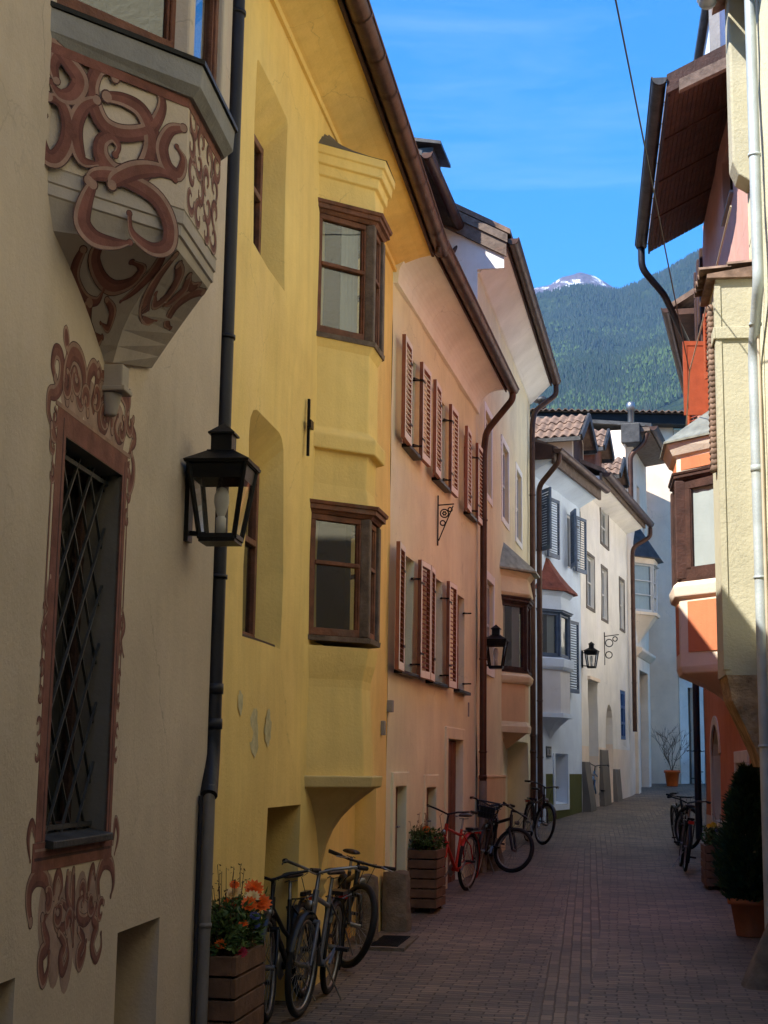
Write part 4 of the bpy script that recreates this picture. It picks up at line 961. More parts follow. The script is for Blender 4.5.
# ================================================================== PALE HOUSE WITH TWO STOREYS OF FLOWERED WINDOWS
def pale_house():
    F = F2
    root = empty('pale_house', F.P(3, 0, 0), 'warm white house with sloping stone buttresses and a bright blue ground floor window', 'house')
    W = [(2.80, 3.95, 7.22, 8.10), (.78, 1.78, 5.42, 6.62), (2.85, 3.68, 5.34, 6.58), (5.68, 6.45, 5.36, 6.64)]
    holes = [dict(poly=rect(*w), depth=.16, bm=1) for w in W]
    holes += [dict(poly=rect(.86, 2.15, .7, 3.72), depth=.5), dict(poly=arch(3.30, 4.30, .9, 3.28), depth=.6), dict(poly=rect(5.62, 6.42, 2.46, 3.74), depth=.10, bm=1)]
    wall(F, root, [M['white_warm'], M['roomdark'], M['grey_white']], 0, L2, -.1, 8.35, holes, wav=.03, seed=6, bands=[(2.2, 2)])
    for k, (a, b, c, d) in enumerate(W):
        w = window(F, root, a+.01, b-.01, c+.01, d-.01, -.06, 'white_board', mull=1, trans=(.5,), curtain=[(0, .9)])
        q = MB()
        for (p, r, u, v) in ((a-.07, a-.002, c-.07, d+.07), (b+.002, b+.07, c-.07, d+.07), (a, b, d+.002, d+.07), (a, b, c-.07, c-.002)): q.fbox(F, p, r, -.01, .02, u, v)
        q.build('window_surround', M['niche'], w)
    w = window(F, root, 5.63, 6.41, 2.47, 3.73, .0, 'blue_paint', mull=1, trans=(.33, .66), fw=.09)
    window(F, root, .95, 2.05, 2.62, 3.6, -.42, 'white_board', mull=1, trans=()); 
    c = MB(); c.fbox(F, .95, 2.05, -.48, -.44, .85, 2.5); c.build('door', M['white_board'], root)
    c = MB(); c.fbox(F, .84, 2.2, -.03, .06, 3.722, 3.80); c.build('lintel', M['grey_white'], root)
    for (a, b, zt, oo) in ((.04, .74, 1.85, .20), (2.3, 3.28, 2.15, .13), (4.32, 5.1, 1.7, .12)):
        c = MB(); c.fprof(F, [(-.05, .3), (oo, .3), (oo*.92, .9), (.05, zt), (-.05, zt)], a, b); c.build('buttress', M['stone_plinth'], root, bevel=.03)
    c = MB(); c.fprof(F, [(-.05, 8.05), (.0, 8.05), (.46, 8.22), (.46, 8.3), (-.05, 8.3)], .02, L2-.02); c.build('eaves_soffit', M['white_warm'], root)
    k = MB(); k.fbox(F, .0, L2, .462, .52, 8.2, 8.36); k.build('fascia', M['wood_grey'], root)
    roof(F, root, 0, L2, .58, 8.36, slope=.45); gutter(F, root, .0, L2+.25, .62, 8.36, .10)
    pipe([F.P(L2+.2, .62, 8.25), F.P(L2+.2, .62, 8.0), F.P(L2+.05, .16, 7.7), F.P(L2-.02, .15, 7.4), F.P(L2-.02, .15, 2.9), F.P(L2-.02, .15, 2.7)], .06, root, clips=(6, 4))
    gable_dormer(F, root, 2.9, .5, -.05, -3.0, 8.3, 9.55, 9.95, 'wood', 'wood')
    gable_dormer(F, root, 5.4, .5, -.05, -3.0, 8.3, 9.35, 9.75, 'wood_dark', 'wood_dark')
    # iron hook and sign holder
    c = MB(); c.bar(F.P(3.1, .02, 5.0), F.P(3.1, .02, 4.2), .02); c.bar(F.P(3.1, .02, 4.9), F.P(3.2, .36, 4.95), .02)
    c.torus(F.P(3.13, .13, 4.74), F.d, .09, .012, 20, 6); c.torus(F.P(3.16, .27, 4.84), F.d, .055, .012, 20, 6); c.torus(F.P(3.13, .12, 4.45), F.d, .08, .012, 20, 6); c.build('iron_sign_bracket', M['iron'], root)
    return root

# ================================================================== GREY HOUSE AT THE BEND + FAR HOUSES
def grey_house():
    F = F3
    root = empty('grey_house', F.P(2, 0, 0), 'grey white house at the bend with a small slate roofed bay over its door', 'house')
    up = [(.5, 1.1, 8.9, 10.1), (2.4, 3.0, 8.7, 9.9), (3.6, 4.1, 8.0, 9.3)]
    holes = [dict(poly=rect(*w), depth=.18, bm=1) for w in up]+[dict(poly=rect(1.55, 3.55, .9, 4.45), depth=.22, bm=1)]
    wall(F, root, [M['grey_white'], M['roomdark']], 0, L3, 0, 11.0, holes, wav=.02, seed=8)
    for w in up: window(F, root, w[0]+.01, w[1]-.01, w[2]+.01, w[3]-.01, -.08, 'white_board', curtain=[(0, 1)])
    c = MB(); c.fbox(F, 1.6, 3.5, -.18, -.13, 1.2, 3.6)
    for s in (2.2, 2.85): c.fbox(F, s-.03, s+.03, -.13, -.10, 1.2, 4.3)
    c.build('door', M['white_board'], root)
    g = MB(); g.fbox(F, 2.25, 2.82, -.125, -.12, 1.9, 3.5); g.build('pane', M['roomdark'], root)
    c = MB(); c.fbox(F, 1.1, 1.548, -.02, .10, .9, 4.8); c.fbox(F, 3.552, 4.0, -.02, .10, .9, 4.8); c.fbox(F, 1.548, 3.552, -.02, .10, 4.452, 4.8); c.fprof(F, [(-.02, 4.802), (.12, 4.802), (.26, 4.95), (.26, 5.03), (-.02, 5.1)], .95, 4.2); c.build('door_surround', M['grey_white'], root, bevel=.015)
    pts = [(1.2, 0), (1.9, .5), (2.7, .5), (3.4, 0)]
    b = MB(); b.loft([bay_ring(F, pts, 6.0, .06), bay_ring(F, pts, 6.08, .08)]); ori = b.build('oriel', M['grey_white'], root); b = MB(); b.loft([bay_ring(F, pts, 7.45, 0), bay_ring(F, pts, 7.62, .03)]); b.build('oriel_head', M['grey_white'], ori); b = MB()
    b.loft([[a.lerp(F.P(2.2, -.02, 5.2), t) for a in bay_ring(F, pts, 6.0, 0)] for t in (1, .5, 0)])
    b.build('oriel_bracket', M['grey_white'], ori)
    bay_windows(F, ori, pts, 6.1, 7.44, wood='white_board', glass='glass_soft', curtain='full', trans=(.35, .65), cornice=.01)
    c = MB(); r0 = bay_ring(F, pts, 7.625, .2); c.loft([r0, [F.P(2.0, -.02, 8.75)]*2+[F.P(2.2, -.02, 8.75)]*2]); c.build('oriel_roof', M['sheet'], ori)
    c = MB(); c.fprof(F, [(-.05, 10.85), (.68, 10.95), (.68, 11.05), (-.05, 11.05)], .0, L3-.2); c.build('eaves_soffit', M['wood_grey'], root)
    roof(F, root, 0, L3-.2, .72, 11.05, run=2.5, slope=.12, matn='sheet'); gutter(F, root, -.05, L3-.2, .78, 11.05, .11)
    c = MB(); c.fbox(F, -.15, .45, -.1, .42, 10.6, 11.15); c.build('roof_box', M['sheet'], root, bevel=.02)
    pipe([F.P(.1, .6, 10.9), F.P(.1, .5, 10.6), F.P(.1, .12, 10.3), F.P(.1, .12, 8.4)], .07, root)
    c = MB(); c.lathe(F.P(.9, .05, 11.1), (0, 0, 1), [(.09, 0), (.09, .65), (.13, .67), (.13, .82), (.1, .9), (0, .92)], 16); c.build('flue', M['alloy'], root)
    return root

P6 = FarX, FarY = 8.05, 44.27
FF = Fac(7.9, 44.9, 90, 1)
def far_house():
    F = FF
    root = empty('far_house', F.P(0, 0, 0), 'tall grey white house closing the street under a dark eave and red tiles', 'house')
    wall(F, root, [M['grey_white'], M['roomdark']], -6, 1.14, .5, 12.30, [], wav=.02, seed=9, back=8, step=.5)
    c = MB(); c.fbox(F, -6.2, 4.0, -.1, .55, 12.302, 12.60); c.build('eaves', M['iron'], root)
    t = MB(); up = F.n*(-2.2)+V((0, 0, .35)); tiles(t, F.P(-6.2, .65, 12.62)+up, F.d, -up, 50, 7); t.fprof(F, [(.65, 12.602), (.65, 12.63), (-3.5, 13.25), (-3.5, 13.15)], -6.2, 4.0); t.build('roof', M['tile'], root)
    c = MB(); c.lathe(F.P(-2.9, -.6, 12.8), (0, 0, 1), [(.12, 0), (.12, .4), (.32, .45), (.05, .62), (0, .63)], 12); c.build('roof_vent', M['sheet'], root)
    return root
FQ = Fac(9.06, 44.92, 62, 1)
def corner_house():
    F = FQ
    root = empty('corner_house', F.P(1, 0, 0), 'light grey house partly hidden behind the orange house at the street end', 'house')
    holes = [dict(poly=rect(.35, .6, 1.2, 4.2), depth=.2, bm=1), dict(poly=rect(.95, 1.25, 1.2, 4.2), depth=.2, bm=1)]
    wall(F, root, [M['white_warm'], M['niche']], .02, 8, .5, 12.25, holes, wav=.02, seed=10, step=.5)
    c = MB(); c.fbox(F, .02, 8, .002, .06, 4.7, 4.8); c.build('string_course', M['grey_white'], root)
    return root
FR = Fac(3.92, 14.3, 7.8, -1); FN = Fac(3.53, 13.5, 7.8, -1); FS = Fac(3.53, 13.5, -82.2, -1)
# ================================================================== ORANGE HOUSE (right)
def orange_house():
    F = FR; LR = 9.8
    root = empty('orange_house', F.P(3, 0, 0), 'orange red house on the right with a beige framed oriel and deep wooden eaves', 'house')
    holes = [dict(poly=arch(7.05, 8.45, .95, 2.36, rise=.45), depth=.16, rm=2, bm=3), dict(poly=rect(3.5, 4.75, 0, 1.78), depth=.3, rm=2, bm=3),
             dict(poly=rect(4.2, 5.05, 7.05, 7.95), depth=.15, bm=3), dict(poly=rect(6.85, 7.7, 6.88, 7.95), depth=.15, bm=3)]
    wall(F, root, [M['pink'], M['orange'], M['trim'], M['niche']], -.4, LR, -.1, 8.0, holes, wav=.03, seed=11, bands=[(6.4, 1), (1.0, 2)])
    wall(F, root, [M['pink'], M['orange'], M['trim'], M['niche']], -.4, 7.9, 8.003, 10.2, [dict(poly=rect(3.4, 4.5, 8.95, 9.8), depth=.15, bm=3)], wav=.03, seed=11, name='upper_wall')
    c = MB(); n = 14
    a = arch(6.93, 8.57, .95, 2.49, n, .55); b = arch(7.05, 8.45, .95, 2.36, n, .45)
    for p, q, r, t in zip(a[1:], a[2:], b[1:], b[2:]): 
        vs = [F.P(x, o, z) for o in (0, .03) for (x, z) in (p, q, t, r)]; c.hexa([vs[0], vs[1], vs[2], vs[3], vs[4], vs[5], vs[6], vs[7]])
    c.build('niche_surround', M['trim'], root)
    c = MB(); c.fbox(F, 3.35, 3.495, -.02, .03, 0, 1.78); c.fbox(F, 4.755, 4.9, -.02, .03, 0, 1.78); c.fbox(F, 3.35, 4.9, -.02, .03, 1.782, 1.93); c.build('door_surround', M['trim'], root, bevel=.008)
    c = MB(); c.fbox(F, 3.51, 4.74, -.28, -.24, .1, 1.77); c.build('door', M['wood_dark'], root)
    for (s0, s1, z0, z1) in ((4.2, 5.05, 7.05, 7.95), (6.85, 7.7, 6.88, 7.95)):
        w = window(F, root, s0+.01, s1-.01, z0+.01, z1-.01, -.08, 'rshutter', sill=(.08, 'concrete'))
        if s0 > 6: shutter(F, w, s0-.02, .40, z0-.02, z1+.04, 84, -1, .03, ('rshutter', None), solid=True); shutter(F, w, s1, .42, z0-.12, z1, 30, 1, .05, ('rshutter', None))
        else: shutter(F, w, s1, .42, z0-.02, z1+.02, 22, 1, .05, ('rshutter', None)); shutter(F, w, s0, .42, z0-.02, z1+.02, 6, -1, .05, ('rshutter', None))
    w = window(F, root, 3.41, 4.49, 8.96, 9.79, -.08, 'wood_dark', sill=(.05, 'concrete'))
    # oriel
    pts = [(4.10, 0), (4.87, .68), (5.75, .68), (6.5, 0)]
    b = MB()
    b.loft([bay_ring(F, pts, 2.90, -.10), bay_ring(F, pts, 2.93, -.03), bay_ring(F, pts, 3.02, 0), bay_ring(F, pts, 3.90, 0), bay_ring(F, pts, 3.93, .06), bay_ring(F, pts, 4.07, .08), bay_ring(F, pts, 4.14, .0)], 0)
    ori = b.build('oriel', [M['trim']], root, bevel=.015); b = MB()
    b.loft([bay_ring(F, pts, 5.60, 0), bay_ring(F, pts, 5.80, .0), bay_ring(F, pts, 5.83, .05), bay_ring(F, pts, 5.98, .13)], 0)
    b.build('oriel_head', M['trim'], ori, bevel=.01); b = MB()
    b.loft([[a.lerp(F.P(5.5, -.02, 2.45), t)+F.n*(-.13*sin(pi*t)) for a in bay_ring(F, pts, 2.90, -.10)] for t in (1, .85, .7, .55, .4, .25, .1, 0)], 0)
    b.build('oriel_bracket', M['trim'], ori)
    for i in range(3):
        f = F.face(pts[i], pts[i+1]); c = MB(); c.fbox(f, .17, f.len-.15, -.01, .005, 3.20, 3.86); c.build('painted_panel', M['orange'], ori)
        c = MB(); c.fbox(f, .10, f.len-.08, -.01, .004, 5.62, 5.78); c.build('painted_panel', M['orange'], ori)
    bay_windows(F, ori, pts, 4.16, 5.48, wood='wood_dark', glass='glass_soft', post=.14, fw=.12, trans=(), cornice=.11, curtain='full')
    c = MB(); r0 = bay_ring(F, pts, 5.985, .17); ap = [F.P(5.1, -.02, 6.7), F.P(5.3, 0, 6.7), F.P(5.7, 0, 6.7), F.P(5.9, -.02, 6.7)]
    c.loft([r0, [p+V((0, 0, .025)) for p in r0], ap]); c.build('oriel_roof', M['sheet_green'], ori)
    # roof with boarded soffit
    c = MB(); s0, s1 = 2.2, 7.75; n = 14
    zi, zo, oo = 10.19, 9.74, .84
    for i in range(n):
        t0, t1 = i/n, (i+1)/n-.006
        o0_, o1_ = oo*t0, oo*t1; za, zb = zi+(zo-zi)*t0, zi+(zo-zi)*t1
        c.hexa([F.P(s0, o0_, za), F.P(s1, o0_, za), F.P(s1, o1_, zb), F.P(s0, o1_, zb), F.P(s0, o0_, za+.03), F.P(s1, o0_, za+.03), F.P(s1, o1_, zb+.03), F.P(s0, o1_, zb+.03)])
    for s in (3.5, 4.9, 6.3): c.hexa([F.P(s, .0, zi-.02), F.P(s+.03, .0, zi-.02), F.P(s+.03, oo, zo-.02), F.P(s, oo, zo-.02), F.P(s, .0, zi+.01), F.P(s+.03, .0, zi+.01), F.P(s+.03, oo, zo+.01), F.P(s, oo, zo+.01)])
    c.build('soffit', M['soffit_wood'], root)
    c = MB(); c.fprof(F, [(oo+.03, zo+.05), (oo+.03, zo+.20), (-3.5, zo+2.4), (-3.5, zo+2.2)], s0-.02, s1+.02); c.build('roof', M['tile'], root)
    c = MB(); c.fprof(F, [(oo+.04, zo-.03), (oo+.04, zo+.21), (-3.5, zo+2.42), (-3.5, zo+2.1)], s0-.09, s0-.03); c.build('verge_board', M['wood_dark'], root)
    c = MB(); c.fprof(F, [(oo-.1, zo-.05), (oo-.1, zo+.09), (-3.5, zo+2.05), (-3.5, zo+1.9)], s0-.20, s0-.10); c.build('rafter', M['wood_grey'], root)
    c = MB(); c.fbox(F, s0, s1, oo+.002, oo+.03, zo-.03, zo+.18); c.build('fascia', M['wood_dark'], root)
    gutter(F, root, s0-.12, s1+.12, oo+.13, zo+.16, .09, matn='sheet')
    pipe([F.P(s1+.05, oo+.13, zo+.08), F.P(s1+.05, oo+.13, zo-.25), F.P(s1+.3, .62, zo-.60), F.P(LR-.1, .14, zo-.95), F.P(LR-.05, .13, zo-1.5), F.P(LR-.05, .13, .6)], .055, root, matn='pipe_dark', clips=(6, 4, 2))
    for ss, rr in ((8.15, .07), (8.7, .10), (9.3, .06)):
        c = MB(); c.fbox(F, ss-rr, ss+rr, -.10, .05, 8.0, 9.9); c.build('gallery_post', M['wood_dark'], root, bevel=.01)
    c = MB(); c.fbox(F, 7.92, LR, -1.5, -.3, 8.02, 9.9); c.build('gallery_wall', M['wood_dark'], root)
    # dormer above the verge
    c = MB(); c.fbox(F, 2.4, 4.4, -1.6, .30, 10.3, 11.05); dm = c.build('dormer', M['white_blue'], root)
    c = MB(); c.fprof(F, [(.4, 11.02), (.4, 11.1), (-1.8, 12.0), (-1.8, 11.9)], 2.3, 4.5); c.build('dormer_roof', M['sheet'], dm)
    c = MB(); c.fbox(F, 2.3, 2.395, .22, .34, 10.3, 11.02); c.build('dormer_post', M['concrete'], dm)
    return root
# ================================================================== NEAR PALE YELLOW HOUSE (right)
def near_house():
    F = FN
    root = empty('pale_yellow_house', F.P(-1, 0, 0), 'pale yellow house at the right edge with a narrow tile roofed bay and zinc downpipe', 'house')
    holes = [dict(poly=rect(-5.2, -4.2, 1.2, 2.7), depth=.2, bm=1), dict(poly=rect(-5.5, -4.7, 3.9, 4.7), depth=.05, bm=1), dict(poly=rect(-2.7, -1.9, 3.9, 4.7), depth=.05, bm=1), dict(poly=rect(-6.8, -5.7, 6.5, 7.9), depth=.05, bm=1), dict(poly=rect(-9.2, -8.2, 1.2, 2.7), depth=.2, bm=1), dict(poly=rect(-9.2, -8.2, 4.2, 5.8), depth=.2, bm=1), dict(poly=rect(-12.8, -11.6, 0.05, 2.4), depth=.2, bm=1)]
    wall(F, root, [M['rcream'], M['roomdark']], -33, .35, -.1, 9.4, holes, wav=.03, seed=12)
    for h in holes[:6]:
        q = h['poly']; window(F, root, q[0][0]+.01, q[1][0]-.01, q[0][1]+.01, q[2][1]-.01, -.0, 'wood', mull=1, trans=(.5,), sill=(.06, 'concrete'), glass='glass_flat')
    roof(F, root, -33, .38, .30, 9.3, slope=.5); gutter(F, root, -33, .0, .38, 9.25, .09, matn='pipe_pale')
    # shallow bay facing the street, seen from its near side
    b = MB(); P = F.P
    def rg(z, a, o, e=.75): return [P(0, -.05, z), P(0, o, z), P(e, o, z), P(e, -.05, z)]
    b.loft([rg(2.55, 0, .37), rg(6.35, 0, .37)], 0)
    bay = b.build('bay', [M['bayplaster']], root, bevel=.012)
    b = MB(); b.loft([rg(1.72, 0, .06), rg(1.9, 0, .12), rg(2.1, 0, .21), rg(2.32, 0, .31), rg(2.548, 0, .355)], 0); b.build('stone_corbel', M['rubble'], bay)
    c = MB(); tiles(c, P(-.06, .45, 6.40)+F.n*(-.5)+V((0, 0, .09)), F.d, F.n*.5-V((0, 0, .09)), 4, 2, tw=.2, th=.27); c.fprof(F, [(.45, 6.352), (.45, 6.39), (-.05, 6.47), (-.05, 6.352)], -.06, .85); c.build('bay_roof', M['tile'], bay)
    c = MB(); c.fbox(F, -.012, .10, .37, .38, 2.6, 6.3); c.fbox(F, -.012, -.001, .325, .37, 2.6, 6.3); c.build('corner_strip', M['bayplaster'], bay)
    c = MB()
    for k in range(30): c.lathe(P(.30, .40, 4.55+k*.055), F.d, [(0, -.06), (.035, -.06), (.035, .06), (0, .06)], 8)
    c.build('tile_edging', M['tile'], bay)
    c = MB(); c.fbox(F, -.03, .75, .382, .40, 5.75, 5.87); c.fbox(F, -.032, -.014, -.0, .382, 5.75, 5.87); c.build('string_course', M['bayplaster'], bay, bevel=.008)
    # party wall head
    c = MB(); c.loft([rg(7.35, 0, .02, .34), rg(7.42, 0, .12, .34), rg(7.55, 0, .175, .34), rg(10.4, 0, .175, .34)]); c.build('party_wall', M['bayplaster'], root, bevel=.02)
    a = F.P(-.42, .13, 0)
    pipe([F.P(-.95, .38, 9.18), F.P(-.95, .36, 9.1), F.P(-.95, .08, 8.85), F.P(-.95, .08, 6.0), F.P(-.42, .08, 5.5), F.P(-.42, .08, .05)], .05, root, 'pipe_pale', clips=(7.2, 5.7, 3.4, 1.9), rings=(4.4,))
    pipe([F.P(-.58, .05, 7.4), F.P(-.58, .05, .3)], .014, root, 'rope', name='conduit')
    return root
def back_house():
    F = Fac(*FR.P(9.85, .0, 0).to_2d(), 15, -1)
    root = empty('brown_eaved_house', F.P(2, 0, 0), 'dark eaved house beyond the orange house, showing only its eaves and shutters', 'house')
    wall(F, root, [M['white_warm'], M['roomdark']], .02, 17, -.1, 9.4, [dict(poly=rect(1, 1.8, 5.5, 6.7), depth=.15, bm=1)], wav=.02, seed=14)
    roof(F, root, 0.02, 17, .40, 9.5, matn='tile'); gutter(F, root, 0, 17, .48, 9.5, .08)
    k = MB(); k.fprof(F, [(0.01, 9.38), (.40, 9.38), (.40, 9.48), (0.01, 9.48)], .02, 17); k.build('soffit', M['soffit_wood'], root)
    return root

# ================================================================== LANTERNS
def lantern(F, s, z, o, sc, label, arm=.0):
    c0 = F.P(s, o, z)
    root = empty('wall_lantern', c0, label, 'lantern', 'black wall lanterns')
    u, n, Z = F.d, F.n, V((0, 0, 1))
    def fr(w0, w1, h0, h1):
        return [[c0+(u*a*w+n*b*w+Z*h)*sc for a, b in ((-1, -1), (1, -1), (1, 1), (-1, 1))] for w, h in ((w0, h0), (w1, h1))]
    m = MB(); lo, hi = fr(.095, .155, 0, .40)
    for i in range(4):
        m.bar(lo[i], hi[i], .022*sc); m.bar(lo[i], lo[(i+1) % 4], .028*sc); m.bar(hi[i], hi[(i+1) % 4], .022*sc)
        a, b = lo[i].lerp(hi[i], .78), lo[(i+1) % 4].lerp(hi[(i+1) % 4], .78)
        m.poly([a, b, hi[(i+1) % 4], hi[i]])
    m.loft(fr(.10, .10, -.03, -.0), 0); 
    body = m.build('lantern_frame', M['iron'], root, bevel=.002, seg=1)
    g = MB()
    for i in range(4):
        a, b, c, d = lo[i].lerp(hi[i], .05), lo[(i+1) % 4].lerp(hi[(i+1) % 4], .05), lo[(i+1) % 4].lerp(hi[(i+1) % 4], .78), lo[i].lerp(hi[i], .78)
        g.poly([a, b, c, d])
    g.build('pane', M['glass_clear'], root)
    r = MB(); q = lambda w, h: [c0+(u*a*w+n*b*w+Z*h)*sc for a, b in ((-1, -1), (1, -1), (1, 1), (-1, 1))]
    r.loft([q(.175, .395), q(.18, .41), q(.075, .475), q(.075, .48)]); r.loft([q(.058, .478), q(.058, .57)]); r.loft([q(.072, .571), q(.074, .58), q(.0, .645)])
    r.build('lantern_roof', M['iron'], root)
    b = MB(); b.lathe(c0+Z*.02*sc, Z, [(0, 0), (.028*sc, 0), (.028*sc, .09*sc), (.02*sc, .10*sc)], 14); b.lathe(c0+Z*.12*sc, Z, [(.02*sc, 0), (.03*sc, .03*sc), (.042*sc, .08*sc), (.04*sc, .12*sc), (.025*sc, .155*sc), (0, .165*sc)], 16)
    b.build('bulb', M['bulb'], root)
    k = MB(); w = F.P(s, 0, z+.2*sc)
    k.box(F.P(s, .012, z+.2*sc), u*.05*sc, n*.012, Z*.22*sc); k.bar(F.P(s, .01, z+.36*sc), F.P(s, o-.12*sc, z+.36*sc), .025*sc); k.bar(F.P(s, .01, z+.03*sc), F.P(s, o-.08*sc, z+.02*sc), .025*sc)
    k.build('wall_bracket', M['iron'], root)
    return root

# ================================================================== BICYCLES
def bike(loc, heading, label, frame='black_paint', R=.34, steer=0., lean=0., kind='city', rack=True, fender=True, basket=False, flip=False, seat_m='brown_leather', hb_w=.30):
    """local: x forward, y left, z up, origin on the ground under the middle"""
    root = empty('bicycle', (loc[0], loc[1], gz(loc[1])+.006), label, 'bicycle', 'bicycles leaning along the street walls', (radians(lean), 0, radians(90-heading)))
    WB = 1.05; A, B = V((-WB/2, 0, R)), V((WB/2, 0, R)); Y = V((0, 1, 0)); X = V((1, 0, 0)); Z = V((0, 0, 1))
    bb = V((-.08, 0, .28)); st = V((-.20, 0, .74)) if kind == 'city' else V((-.19, 0, .72)); ht = V((.33, 0, .80)) if kind == 'city' else V((.32, 0, .76)); hb = ht+V((.045, 0, -.14))
    ax = (ht-hb).normalized(); Rm = Matrix.Rotation(radians(steer), 4, ax)
    def T(p): return ht+(Rm @ (V(p)-ht))
    def wheel(c, f, nm):
        w = MB(); w.torus(f(c), (f(c+Y)-f(c)), R-.022, .022 if kind != 'mtb' else .029, 44, 10)
        o = w.build('wheel', M['rubber'], root, local=True)
        r = MB(); a = (f(c+Y)-f(c)); r.torus(f(c), a, R-.05, .012, 44, 6, sq=1.1)
        e1 = (f(c+X)-f(c)); e2 = Z if abs(e1.z) < .99 else X
        for k in range(28):
            t = 2*pi*k/28; d = e1*cos(t)+V((0, 0, 1))*sin(t)*1.0; off = a*(.028 if k % 2 else -.028)
            r.tube([f(c)+off+d*.0, f(c)+d*(R-.05)], .0017, 3, caps=False)
        r.tube([f(c)-a*.05, f(c)+a*.05], .02, 10); r.build('rim', M['alloy'], o, local=True)
        if fender:
            m = MB(); n = 20; vs = []
            a0, a1 = (radians(35), radians(215)) if nm == 'r' else (radians(-12), radians(150))
            if nm == 'f': a0, a1 = radians(20), radians(165)
            for i in range(n+1):
                t = a0+(a1-a0)*i/n
                for j in range(5):
                    y = (j-2)*.014; rr = R+.022-.006*abs(j-2); vs.append(f(c+V((rr*cos(t), y, rr*sin(t)))))
            m.add(vs, [(5*i+j, 5*i+5+j, 5*i+6+j, 5*i+1+j) for i in range(n) for j in range(4)], 0, True)
            for t in ((a0+.05), (a1-.1)):
                for sd in (-1, 1): m.tube([f(c+Y*.04*sd), f(c+V((R*cos(t), .03*sd, R*sin(t))))], .0025, 4)
            m.build('mudguard', M[frame] if frame != 'silver_paint' else M['black_paint'], root, local=True)
    I = lambda p: V(p)
    wheel(A, I, 'r'); wheel(B, T, 'f')
    f = MB()
    if kind == 'step':
        f.tube([bb, bb+V((.12, 0, .10)), hb+V((-.01, 0, .02))], .021, 10); f.tube([bb+V((-.03, 0, .2)), bb+V((.1, 0, .25)), ht+V((0, 0, -.05))], .016, 10)
    else:
        f.tube([bb, hb], .021 if kind != 'mtb' else .027, 10); f.tube([st-V((-.02, 0, .07)), ht-ax*.03], .017 if kind != 'mtb' else .023, 10)
    f.tube([bb, st], .017, 10); f.tube([hb-ax*.02, ht+ax*.02], .023, 10)
    for sd in (-1, 1):
        f.tube([bb+Y*.03*sd, A+V((.2, .045*sd, .0)), A+Y*.06*sd], .010, 8); f.tube([st-V((-.01, -.02*sd, .05)), A+V((.1, .05*sd, .2)), A+Y*.06*sd], .008, 8)
    f.tube([bb-Y*.04, bb+Y*.04], .026, 10); f.build('frame', M[frame], root, local=True)
    k = MB(); cr = B+(hb-ax*.06-B)*.92
    for sd in (-1, 1): k.tube([T(B+Y*.055*sd), T(B+(hb-B)*.45+Y*.055*sd), T(hb-ax*.05+Y*.05*sd)], [.011, .015, .016] if kind != 'mtb' else [.016, .02, .021], 8)
    k.tube([T(hb-ax*.05-Y*.06), T(hb-ax*.05+Y*.06)], .018, 8); k.build('fork', M['black_paint' if kind == 'mtb' else frame], root, local=True)
    h = MB(); top = ht+ax*(.14 if kind != 'mtb' else .08)
    h.tube([T(ht), T(top)], .014, 8); fw = .06 if kind != 'mtb' else .09
    c = top+X*fw; h.tube([T(top), T(c)], .014, 8)
    if kind == 'mtb': L = [(-hb_w*1.05, -.04, .02), (-.12, 0, 0), (.12, 0, 0), (hb_w*1.05, -.04, .02)]
    else: L = [(-hb_w, -.19, .05), (-hb_w*.85, -.08, .06), (-.12, .02, .04), (0, 0, 0), (.12, .02, .04), (hb_w*.85, -.08, .06), (hb_w, -.19, .05)]
    pth = [T(c+V((dx, y, dz))) for (y, dx, dz) in L]; h.tube(pth, .011, 8)
    hbn = h.build('handlebar', M['alloy' if frame == 'silver_paint' else 'black_paint'], root, local=True)
    for sd, e, d in ((-1, pth[0], pth[1]), (1, pth[-1], pth[-2])):
        g = MB(); dd = (e-d).normalized(); g.tube([e-dd*.11, e+dd*.008], .017, 10); g.build('grip', M['rubber'], hbn, local=True)
        g = MB(); q = e-dd*.14; fwd = T(c+X)-T(c); g.tube([q, q+fwd*.05, q+fwd*.055+dd*.10-V((0, 0, .02))], .006, 6); g.build('brake_lever', M['alloy'], hbn, local=True)
    cb = MB(); a = T(c+V((.02, .05, 0))); cb.tube([a, a+(T(c+X)-T(c))*.12+V((0, 0, .02)), T(hb+V((.12, .02, .03))), T(hb-ax*.02)], .003, 5)
    a = T(c+V((.02, -.06, 0))); cb.tube([a, a+(T(c+X)-T(c))*.14-V((0, 0, .02)), hb+V((.02, 0, -.03)), bb+V((.1, 0, .1))], .003, 5); cb.build('brake_cable', M['rubber'], root, local=True)
    s = MB(); sp = st+(st-bb).normalized()*.13; s.tube([st, sp], .0135, 8); s.build('seat_post', M['alloy'], root, local=True)
    s = MB(); q = sp+V((.0, 0, .02)); R_ = []
    for x, w, t in ((-.14, .03, .02), (-.12, .075, .04), (-.06, .08, .045), (0, .045, .04), (.07, .024, .032), (.13, .018, .025), (.145, .008, .012)):
        R_.append([q+V((x, w*cos(2*pi*i/12), .018+(t if sin(2*pi*i/12) > 0 else t*.7)*sin(2*pi*i/12)*.6)) for i in range(12)])
    s.loft(R_, smooth=True); s.tube([q+V((-.1, .03, -.02)), q+V((.08, .02, -.02))], .004, 5); s.tube([q+V((-.1, -.03, -.02)), q+V((.08, -.02, -.02))], .004, 5)
    s.build('saddle', M[seat_m], root, local=True)
    c = MB(); c.lathe(bb-Y*.055, Y, [(.0, -.002), (.095, -.002), (.095, .002), (0, .002)], 28); 
    for sd, an in ((-1, -.6), (1, pi-.6)): c.bar(bb+Y*.07*sd, bb+Y*.075*sd+V((.17*cos(an), 0, .17*sin(an))), .018, .012)
